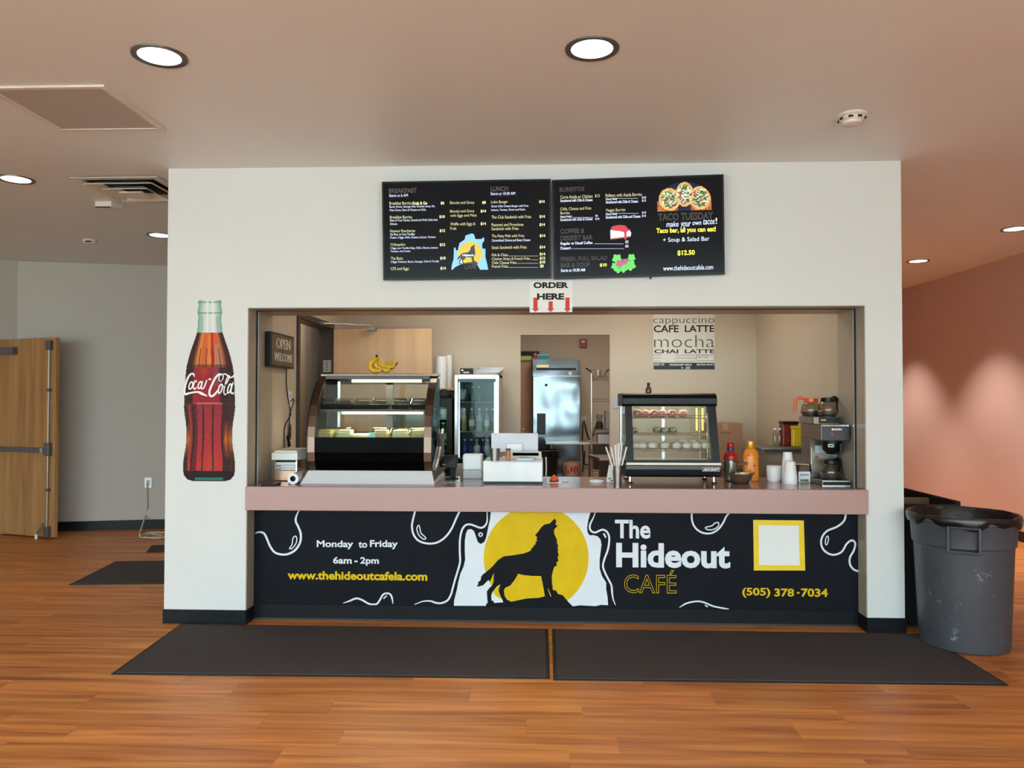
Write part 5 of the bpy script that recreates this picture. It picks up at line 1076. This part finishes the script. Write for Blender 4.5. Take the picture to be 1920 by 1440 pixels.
box('head_panel', FS, (FX0 + .05, FX1 - .05, FY + .01, FY + .05, zd + .005, FZ - .0), fg); box('head_slot', BLACK, (FX0 + .05, FX1 - .06, FY, FY + .01, pv(1040, 694, FY).z, pv(1040, 690, FY).z), fg)
for q in (FX0, FX1 - .05): box('head_post', FS, (q, q + .05, FY, FY + .05, zd + .005, FZ), fg)
MB().cyl((pv(1069, 700, FY).x, FY - .008, pv(1069, 700, FY).z), .026, .016, 'Y', 20).build('thermometer', LGREY, fg, True)
box('sticker', mat('cream_sticker', (222, 220, 180), .5), (pv(1006, 688, FY).x, pv(1029, 688, FY).x, FY + .006, FY + .01, pv(1010, 689, FY).z, pv(1010, 684, FY).z), fg)
MB().cyl((pv(1024, 722, FY).x, FY - .012, pv(1024, 722, FY).z), .02, .012, 'Y', 14).build('magnet', BLACK, dn, True)
for q in (FX0 + .04, FX1 - .08): box('foot', BLACK, (q, q + .05, FY + .08, FY + .14, 0, .12), fg)
a, b = pv(995, 668, FY + .1), pv(1033, 663, FY + .1)
def bin_(label, x0_, x1_, y0, y1, z, h, m, lm):
    t = thing('storage_bin', label, 'bin', ((x0_ + x1_) / 2, y0, z)); MB().hexa([(x0_ + .01, y0 + .01, z), (x1_ - .01, y0 + .01, z), (x1_ - .01, y1 - .01, z), (x0_ + .01, y1 - .01, z), (x0_, y0, z + h), (x1_, y0, z + h), (x1_, y1, z + h), (x0_, y1, z + h)]).build('tub', m, t); box('lid', lm, (x0_ - .006, x1_ + .006, y0 - .006, y1 + .006, z + h, z + h + .02), t, .003)
bin_('teal plastic bin on top of the steel refrigerator', FX0 + .06, FX0 + .24, FY + .12, FY + .45, FZ, .06, TEAL, mat('pale_teal', (110, 150, 156), .4))
bin_('small red bin on top of the steel refrigerator', FX0 + .01, FX0 + .05, FY + .12, FY + .3, FZ, .055, RED, RED)
KCX0 = -.60; kcx1 = FX0 - .01; kz = pv(985, 678, FY).z
tag(box('tall_cupboard', mat('brown_cupboard', (140, 104, 80), .5), (KCX0, kcx1, FY + .25, FY + .8, .86, kz), None, .003), 'brown tall cupboard left of the steel refrigerator', 'cupboard')
tag(box('low_counter', mat('dark_counter', (44, 38, 36), .4), (KCX0, kcx1, FY - .05, FY + .8, .0, pv(985, 798, FY).z if False else .86), None, .003), 'dark low counter under the brown cupboard', 'counter')
t = thing('green_tub', 'olive green flat tub on the brown cupboard', 'tub', (kcx1 - .1, FY + .3, kz)); box('tub', mat('dark_green_base', (74, 78, 48), .4), (KCX0 + .1, kcx1 - .002, FY + .26, FY + .7, kz, kz + .035), t); box('lid', GREEN, (KCX0 + .1, kcx1 - .01, FY + .26, FY + .7, kz + .035, kz + .095), t, .004)
t = thing('black_tray', 'black flat case stacked on the green tub', 'case', (kcx1 - .1, FY + .3, kz + .095)); box('case', BLACK, (KCX0 + .05, kcx1 + .10, FY + .27, FY + .7, kz + .096, kz + .165), t, .006); box('latch', LGREY, (kcx1 + .03, kcx1 + .05, FY + .266, FY + .27, kz + .12, kz + .135), t)
c = pv(978, 798, FY); bottle('soap_bottle', 'small amber bottle on the dark kitchen counter', (c.x + .02, FY + .1, .861), .025, .2, BY, WPLAS, None)
# steel work table, rack, sink
TY = 5.35; tzz = .905; TX0, TX1 = pv(1023, 830, TY).x, .72
tb = thing('steel_table', 'stainless steel work table in front of the refrigerator', 'table', ((TX0 + TX1) / 2, TY + .2, 0))
box('top', STEEL, (TX0, TX1, TY, TY + .5, tzz - .035, tzz), tb, .004); box('undershelf', DSTEEL, (TX0 + .03, TX1 - .03, TY + .04, TY + .46, .36, .385), tb)
for x in (TX0 + .08, TX1 - .06):
    for y in (TY + .06, TY + .44): MB().cyl((x, y, 0), .02, tzz - .035, seg=12).build('leg', DSTEEL, tb, True)
c = pv(1071, 890, TY + .2); t = thing('bucket', 'white bucket with red print on the work table undershelf', 'bucket', (c.x, TY + .2, .385))
MB().lathe([(.10, 0), (.105, .01), (.12, .235), (.125, .245), (.118, .245), (.1, .01)], 26, (c.x, TY + .2, .385)).build('pail', CREAMW, t, True)
for i, dx in enumerate((-.085, -.05, -.01, .03, .065)): box('red_print', RED, (c.x + dx, c.x + dx + .022, TY + .2 - .118 + abs(dx) * .25, TY + .2 - .105 + abs(dx) * .25, .50 - .02 * (i % 2), .57), t)
c = pv(1022, 868, TY - .3); t = thing('waste_bin', 'black lined waste bin left of the work table', 'waste bin', (c.x - .02, TY - .25, 0)); MB().lathe([(.15, 0), (.19, .78), (.2, .80), (.185, .80), (.14, .02)], 26, (c.x - .02, TY - .25, 0)).build('bin', MBLACK, t, True); MB().lathe([(.203, .70), (.206, .81), (.19, .815)], 26, (c.x - .02, TY - .25, 0), caps=False).build('liner', BLACK, t, True)
RY = 5.0; RX0 = pv(1109, 720, RY).x; RX1 = RX0 + .9; RZ = pv(1120, 704, RY).z
rk = thing('wire_rack', 'chrome wire shelving rack at the kitchen doorway edge', 'rack', (RX0 + .3, RY + .2, 0))
for x, y in ((RX0, RY), (RX0 + .02, RY + .30), (RX1, RY), (RX1, RY + .30)): MB().cyl((x, y, 0), .013, RZ + .03, seg=12).build('post', CHROME, rk, True)
SH3 = [RZ - .02, pv(1120, 748, RY).z, pv(1120, 806, RY).z, .55]
for z in SH3:
    m = MB()
    for y in (RY, RY + .30):
        m.tube([(RX0, y, z), (RX1, y, z)], .005, 6); m.tube([(RX0, y, z - .035), (RX1, y, z - .035)], .004, 6)
        m.tube([(RX0 + .9 * i / 24, y, z - .035 * (i % 2)) for i in range(25)], .0025, 5)
    for i in range(18): m.tube([(RX0 + .9 * i / 17, RY, z), (RX0 + .9 * i / 17, RY + .30, z)], .0025, 5)
    m.build('wire_shelf', CHROME, rk, True)
c = pv(1122, 700, RY + .2); pot = thing('stock_pot', 'wide steel pot with two handles on top of the wire rack', 'pot', (c.x, RY + .2, SH3[0] + .005)); pz = SH3[0] + .006
MB().lathe([(.10, 0), (.105, .006), (.112, .085), (.116, .088), (.108, .086), (.1, .01)], 28, (c.x, RY + .2, pz)).build('pan', STEEL, pot, True)
for s in (-1, 1): MB().tube([(c.x + s * .108, RY + .2, pz + .075), (c.x + s * .15, RY + .2, pz + .11), (c.x + s * .165, RY + .2, pz + .118)], .009, 8).build('handle', BLACK, pot, True)
c = pv(1132, 820, RY + .1); z = SH3[2]
t = thing('food_pan', 'steel lidded food pan under the rack shelf', 'pan', (RX0 + .2, RY + .2, .6)); q0 = pv(1120, 834, RY + .02); q1 = pv(1150, 808, RY + .02)
box('pan', STEEL, (q0.x, q0.x + .35, RY + .02, RY + .29, q0.z, q1.z - .035), t, .012); box('lid', DSTEEL, (q0.x - .012, q0.x + .36, RY + .01, RY + .295, q1.z - .035, q1.z - .022), t, .004)
tag(box('pan_stand', DBROWN, (RX0 + .04, RX1 - .04, RY + .02, RY + .28, .565, q0.z - .001)), 'dark crate on the lower rack shelf', 'crate')
c = pv(1124, 800, RY + .1); t = thing('blender', 'small black blender with clear jar on the wire rack', 'blender', (c.x, RY + .12, z + .006)); MB().lathe([(.055, 0), (.05, .06), (.035, .10)], 18, (c.x, RY + .12, z + .006)).build('motor_base', MBLACK, t, True); MB().lathe([(.035, .1), (.05, .19), (.046, .19), (.03, .105)], 18, (c.x, RY + .12, z + .006)).build('jar', CLEARP, t, True)
q = pv(1134, 806, RY + .1); box_ = tag(box('steel_canister', DSTEEL, (q.x, q.x + .12, RY + .08, RY + .2, z + .006, z + .24), None, .01), 'square steel canister beside the blender on the rack', 'canister')
SK_ = 3.9; q0 = pv(1112, 855, SK_); sk_ = thing('steel_sink', 'steel sink edge at the right of the kitchen doorway', 'sink', (.9, SK_ + .3, 0))
sz = .80; sxx = pv(1124, 852, SK_).x; mS = MB(); mS.hexa([(sxx, SK_, sz - .03), (sxx + .7, SK_, sz - .03), (sxx + .7, SK_ + .6, sz - .03), (sxx - .10, SK_ + .6, sz - .03), (sxx, SK_, sz), (sxx + .7, SK_, sz), (sxx + .7, SK_ + .6, sz), (sxx - .10, SK_ + .6, sz)]); mS.build('rim', STEEL, sk_, bev=.004)
box('basin', mat('dark_steel', (70, 70, 72), .35, .8), (sxx + .03, sxx + .66, SK_ + .04, SK_ + .55, sz - .3, sz - .031), sk_)
for x in (sxx + .05, sxx + .62):
    for y in (SK_ + .06, SK_ + .52): MB().cyl((x, y, 0), .02, sz - .3, seg=10).build('leg', DSTEEL, sk_, True)
al = thing('fire_alarm', 'red fire alarm strobe on the kitchen back wall', 'alarm', (pv(1092, 650, KE).x, KE, pv(1092, 650, KE).z)); a, b = pv(1086.5, 652, KE), pv(1100, 636, KE)
box('housing', mat('alarm_red', (150, 16, 24), .35), (a.x, b.x, KE - .05, KE, a.z, b.z), al, .006); box('strobe', WPLAS, (a.x + .03, b.x - .03, KE - .07, KE - .05, b.z - .06, b.z - .025), al, .004)
c = pv(1094, 788, KE); outlet('kitchen_outlet', 'outlet on the kitchen back wall right of the refrigerator', 'Y', c.x, KE, c.z)
for i, px in enumerate(([(1093, 790), (1092, 830), (1094, 860), (1092, 885)], [(1095, 788), (1104, 822), (1112, 815), (1116, 800)], [(1097, 845), (1096, 870), (1110, 868), (1116, 850)])):
    tag(MB().tube(catmull([tuple(pv(u, v, KE - .06)) for u, v in px], 6), .009, 6).build('appliance_cable', MBLACK, None, True), ('black cord hanging straight below the kitchen outlet', 'black power cord looping from the kitchen outlet to the rack', 'black power cord sagging low behind the work table')[i], 'cord')

# ================================================================ HALL
def mat_(label, quad):
    P = [PZ(*q, 0.0) for q in quad]; t = thing('floor_mat', label, 'floor mat', (sum(p.x for p in P) / 4, sum(p.y for p in P) / 4, 0))
    c = Vector(t.location); ins = [p + (c - p).normalized() * .03 for p in P]
    MB().hexa([(p.x, p.y, 0) for p in P] + [(p.x, p.y, .004) for p in P]).build('rubber_edge', MATE, t)
    MB().hexa([(p.x, p.y, .004) for p in ins] + [(p.x, p.y, .008) for p in ins]).build('carpet_pile', MATG, t)
    return t
def rect(x0, x1, y0, y1, sk=0): return None
def matw(label, P):
    P = [Vector((*p, 0)) for p in P]; c = sum(P, Vector()) / 4; t = thing('floor_mat', label, 'floor mat', (c.x, c.y, 0))
    ins = [p + Vector((math.copysign(.018, c.x - p.x), math.copysign(.018, c.y - p.y), 0)) for p in P]
    MB().hexa([(p.x, p.y, 0) for p in P] + [(p.x, p.y, .004) for p in P]).build('rubber_edge', MATE, t)
    MB().hexa([(p.x, p.y, .004) for p in ins] + [(p.x, p.y, .008) for p in ins]).build('carpet_pile', MATG, t)
matw('charcoal entrance mat in front of the counter, left of the pair', [(-2.30, -.938), (.040, -.903), (.037, -.028), (-2.36, -.022)])
matw('charcoal entrance mat in front of the counter, right of the pair', [(.057, -.922), (2.397, -.898), (2.40, -.024), (.061, -.028)])
matw('charcoal mat on the floor of the left hallway, near one', [(-3.74, .98), (-2.50, 1.10), (-2.50, 2.0), (-3.86, 1.86)])
matw('charcoal mat edge in the left hallway, farther one', [(-3.80, 2.28), (-2.50, 2.42), (-2.50, 2.95), (-3.92, 2.62)])
# grey trash can
TX, TYc = 2.545, -.20
tc_ = thing('trash_can', 'large scuffed grey round trash can with black liner beside the counter', 'trash can', (TX, TYc, 0))
TG = mat('grey_can_plastic', (70, 73, 80), .45, vary=.06, scale=5, bump=.15, bscale=60)
N, L = nt_of(TG); bc_ = N['Principled BSDF'].inputs['Base Color']; src = bc_.links[0].from_socket
n3 = N.new('ShaderNodeTexNoise'); n3.inputs['Scale'].default_value = 9; n3.inputs['Detail'].default_value = 8; n3.inputs['Roughness'].default_value = .75
r3 = N.new('ShaderNodeValToRGB'); r3.color_ramp.elements[0].position = .60; r3.color_ramp.elements[1].position = .70
mx3 = N.new('ShaderNodeMix'); mx3.data_type = 'RGBA'; mx3.inputs['B'].default_value = (.33, .34, .36, 1)
tcn = N.new('ShaderNodeTexCoord'); L.new(tcn.outputs['Object'], n3.inputs['Vector']); L.new(n3.outputs['Fac'], r3.inputs[0]); L.new(r3.outputs[0], mx3.inputs['Factor']); L.new(src, mx3.inputs['A']); L.new(mx3.outputs['Result'], bc_)
c = (TX, TYc, 0)
MB().lathe([(.225, 0), (.238, .006), (.243, .03), (.268, .60), (.269, .605), (.278, .612), (.286, .745), (.290, .75), (.278, .75), (.262, .60), (.235, .03), (.1, .02)], 56, c).build('body', TG, tc_, True)
MB().lathe([(.286, .745), (.300, .750), (.303, .768), (.296, .782), (.284, .782), (.280, .76)], 56, c, caps=False).build('rim', TG, tc_, True)
cam_a = math.atan2(CAM.y - TYc, CAM.x - TX)
for an in (cam_a + .02, cam_a + .02 + pi):
    m = MB(); ca, sa = cos(an), sin(an)
    def hp(r, s, z): return (TX + ca * r - sa * s, TYc + sa * r + ca * s, z)
    for s0, s1, z0, z1 in ((-.085, -.072, .585, .74), (.072, .085, .585, .74), (-.085, .085, .585, .604), (-.085, .085, .728, .742)):
        m.hexa([hp(.262, s0, z0), hp(.304, s0, z0), hp(.304, s1, z0), hp(.262, s1, z0), hp(.268, s0, z1), hp(.312, s0, z1), hp(.312, s1, z1), hp(.268, s1, z1)])
    m.build('handle', TG, tc_, bev=.004)
LIN = mat('black_liner', (16, 16, 17), .28, vary=.2, bump=.8, bscale=30)
vs, fs = [], []; seg = 72; rows = [(.244, .50), (.252, .62), (.272, .755), (.287, .790), (.303, .790), (.309, .772), (.306, .755), (.297, .735)]
rg = random.Random(2)
for j, (r, z) in enumerate(rows):
    for i in range(seg):
        a = 2 * pi * i / seg; k = (.5 * sin(a * 17) + .5 * sin(a * 29 + 1)) * (.006 if j in (0, 1) else .002); dz = (.012 * sin(a * 5 + 2) + .010 * sin(a * 11)) if j >= 6 else (.004 * sin(a * 7) if j == 3 else 0)
        vs.append((TX + (r + k) * cos(a), TYc + (r + k) * sin(a), z + dz))
for j in range(len(rows) - 1):
    for i in range(seg): fs.append((j * seg + i, j * seg + (i + 1) % seg, (j + 1) * seg + (i + 1) % seg, (j + 1) * seg + i))
MB().add(vs, fs).build('liner', LIN, tc_, True)
MB().cyl((TX, TYc, .50), .244, .003, seg=40).build('liner_bottom', LIN, tc_, True)
# black open-topped bin unit along the side wall
bu = thing('black_bin_unit', 'black open-topped bin unit with wood-edged compartments behind the trash can', 'bin unit', (2.52, .6, 0)); BX0, BX1, BZ = XR + .012, 2.72, .79
MB().box(BX0, BX1, .15, .17, 0, BZ).build('front_panel', MBLACK, bu); MB().box(BX1 - .02, BX1, .17, 2.0, 0, BZ).build('side_panel', MBLACK, bu); MB().box(BX0, BX0 + .02, .17, 2.0, 0, BZ).build('side_panel', MBLACK, bu); MB().box(BX0, BX1, 2.0, 2.02, 0, BZ).build('rear_panel', MBLACK, bu)
WE = mat('wood_edge', (120, 82, 52), .5)
for y in (.152, .52, .90, 1.30, 1.68): box('divider', WE, (BX0 + .02, BX1 - .02, y, y + .018, .25, BZ - .002), bu)
box('tray_bottom', mat('dark_grey_tray', (60, 58, 58), .5), (BX0 + .02, BX1 - .02, .17, 2.0, .60, .61), bu)
box('edge_strip', MBLACK, (BX1 - .03, BX1, .15, 2.0, BZ, BZ + .02), bu)
# recessed downlights
DLM = emis('downlight_lamp', (250, 244, 255), 2.2); RIM = mat('downlight_rim', (104, 98, 92), .3, .7); REF = mat('downlight_reflector', (222, 216, 224), .15, .4)
def downlight(label, x, y, e=30, spot=1.35):
    t = thing('downlight', label, 'ceiling light', (x, y, H), 0, 'recessed downlights')
    MB().lathe([(.092, -.003), (.117, -.006), (.118, 0), (.092, 0)], 40, (0, 0, 0), caps=False).build('trim_ring', RIM, t, True, world=False)
    MB().lathe([(.093, -.004), (.090, -.002), (.086, -.001)], 40, caps=False).build('reflector', REF, t, True, world=False)
    MB().cyl((0, 0, -.003), .092, .002, seg=36).build('lens', DLM, t, True, world=False)
    l = bpy.data.lights.new('downlight_spot', 'SPOT'); l.energy = e; l.spot_size = spot; l.spot_blend = .6; l.shadow_soft_size = .07; l.color = (1, .94, .89)
    lo = bpy.data.objects.new('downlight_spot', l); C.objects.link(lo); lo.parent = t; lo.location = (0, 0, -.012)
downlight('recessed downlight nearest the top left corner, beside the large vent', -1.707, -1.65)
downlight('recessed downlight above the middle of the counter', .215, -1.65)
downlight('recessed downlight at the left picture edge', -3.663, .198)
downlight('recessed downlight partly hidden behind the left pier', -3.566, 2.025)
downlight('recessed downlight at the right picture edge', 4.22, 2.03, 200, 1.5)
downlight('recessed downlight just right of the white wall corner', 4.13, 3.62, 330, 1.5)
downlight('recessed downlight in the right hallway hidden behind the white wall', 4.13, 5.5, 330, 1.5)
# ceiling vents, detectors
v1 = thing('return_vent', 'square perforated air vent in the ceiling at top left', 'vent', (-2.43, -1.055, H)); VW = mat('vent_white', (222, 214, 204), .4)
f = MB(); a, b, c_, d_ = -2.735, -2.13, -1.358, -.752
f.box(a, b, c_, c_ + .03, H - .012, H); f.box(a, b, d_ - .03, d_, H - .012, H); f.box(a, a + .03, c_ + .03, d_ - .03, H - .012, H); f.box(b - .03, b, c_ + .03, d_ - .03, H - .012, H); f.build('frame', VW, v1, bev=.003)
PF = bpy.data.materials.new('perforated_panel'); PF.use_nodes = True; N, L = nt_of(PF); p_ = N['Principled BSDF']; tc = N.new('ShaderNodeTexCoord'); vo = N.new('ShaderNodeTexVoronoi'); vo.inputs['Scale'].default_value = 90; vo.inputs['Randomness'].default_value = 0; rr_ = N.new('ShaderNodeValToRGB')
rr_.color_ramp.elements[0].position = .25; rr_.color_ramp.elements[1].position = .4; rr_.color_ramp.elements[0].color = (.10, .09, .08, 1); rr_.color_ramp.elements[1].color = (.52, .47, .43, 1)
L.new(tc.outputs['Object'], vo.inputs['Vector']); L.new(vo.outputs['Distance'], rr_.inputs[0]); L.new(rr_.outputs[0], p_.inputs['Base Color'])
box('perforated_panel', PF, (a + .03, b - .03, c_ + .03, d_ - .03, H - .008, H - .004), v1)
v2 = thing('supply_diffuser', 'square stepped air diffuser in the ceiling behind the left pier corner', 'vent', (-2.93, .435, H)); a, b, c_, d_ = -3.24, -2.63, .135, .735
def ring(nm, k0, k1, z0, z1, m):
    f = MB(); A = [(a + k0, c_ + k0), (b - k0, c_ + k0), (b - k0, d_ - k0), (a + k0, d_ - k0)]; B = [(a + k1, c_ + k1), (b - k1, c_ + k1), (b - k1, d_ - k1), (a + k1, d_ - k1)]
    for i in range(4):
        j = (i + 1) % 4; f.hexa([(*A[i], z0), (*A[j], z0), (*B[j], z1), (*B[i], z1), (*A[i], z0 + .004), (*A[j], z0 + .004), (*B[j], z1 + .004), (*B[i], z1 + .004)])
    return f.build(nm, m, v2)
ring('frame', 0, .05, H - .014, H - .014, VW); ring('louvre_ring', .06, .13, H - .040, H - .010, VW); ring('louvre_ring', .14, .21, H - .055, H - .020, VW)
box('centre_plate', VW, (a + .22, b - .22, c_ + .22, d_ - .22, H - .058, H - .050), v2); box('dark_throat', MBLACK, (a + .05, b - .05, c_ + .05, d_ - .05, H - .004, H), v2)
sm = thing('smoke_detector', 'white round smoke detector on the ceiling at right', 'smoke detector', (1.657, -.82, H)); c = (1.657, -.82, H)
MB().lathe([(.074, 0), (.076, -.012), (.066, -.018), (.062, -.034), (.054, -.036)], 36, c).build('base', VW, sm, True); MB().lathe([(.054, -.036), (.050, -.052), (.044, -.056)], 36, c).build('sensor_head', VW, sm, True)
for i in range(8): a_ = i * pi / 4 + .3; MB().cbox((c[0] + .058 * cos(a_), c[1] + .058 * sin(a_), H - .027), (.022, .022, .010)).build('vent_slot', MBLACK, sm)
em = thing('ceiling_sensor', 'small white wedge sensor box on the ceiling by the diffuser', 'sensor', (-3.39, .845, H))
MB().hexa([(-3.46, .80, H - .05), (-3.33, .80, H - .05), (-3.30, .92, H - .03), (-3.46, .92, H - .03), (-3.46, .80, H), (-3.33, .80, H), (-3.30, .92, H), (-3.46, .92, H)]).build('box', VW, em, bev=.004); box('black_lens', BLACK, (-3.455, -3.335, .797, .80, H - .05, H - .042), em)
s2 = thing('sprinkler_detector', 'tiny white detector on the ceiling of the left hallway', 'detector', (-4.35, 2.21, H)); MB().lathe([(.06, 0), (.062, -.015), (.045, -.035), (.02, -.04)], 24, (-4.35, 2.21, H)).build('base', VW, s2, True); MB().cbox((-4.33, 2.155, H - .025), (.05, .01, .012)).build('slot', MBLACK, s2)
# outlet and coiled cable on the left hallway wall
dW = (Vector(BB) - Vector(BA)).normalized(); nW = Vector((dW.y, -dW.x))
def onwall(u, v, off=0.0):
    O = Vector((BA[0] + nW.x * off, BA[1] + nW.y * off, 0)); n3_ = Vector((nW.x, nW.y, 0)); d = pixel_ray(u, v); return CAM + d * ((O - CAM).dot(n3_) / d.dot(n3_))
p = onwall(278, 905); ot = thing('hall_outlet', 'grey outlet on the left hallway wall', 'outlet', p, math.atan2(dW.y, dW.x)); MB().box(-.037, .037, -.007, 0, -.058, .058).build('plate', DSTEEL, ot, world=False); MB().box(-.016, .016, -.012, -.007, -.03, .03).build('socket', LGREY, ot, world=False)
P = [tuple(onwall(u, v, .02)) for u, v in ((276, 905), (275, 930), (276, 950), (272, 968))] + [tuple(PZ(u, v, .01)) for u, v in ((262, 1004), (275, 999), (300, 998), (318, 1001), (300, 1007), (275, 1008), (262, 1006), (280, 1000), (310, 999), (322, 1003), (298, 1009), (272, 1007), (285, 1002), (305, 1004))]
tag(MB().tube(catmull(P, 6), .008, 7).build('extension_cable', mat('cream_cable', (206, 190, 170), .5), None, True), 'cream cable hanging from the hall outlet and coiled on the floor', 'cable')
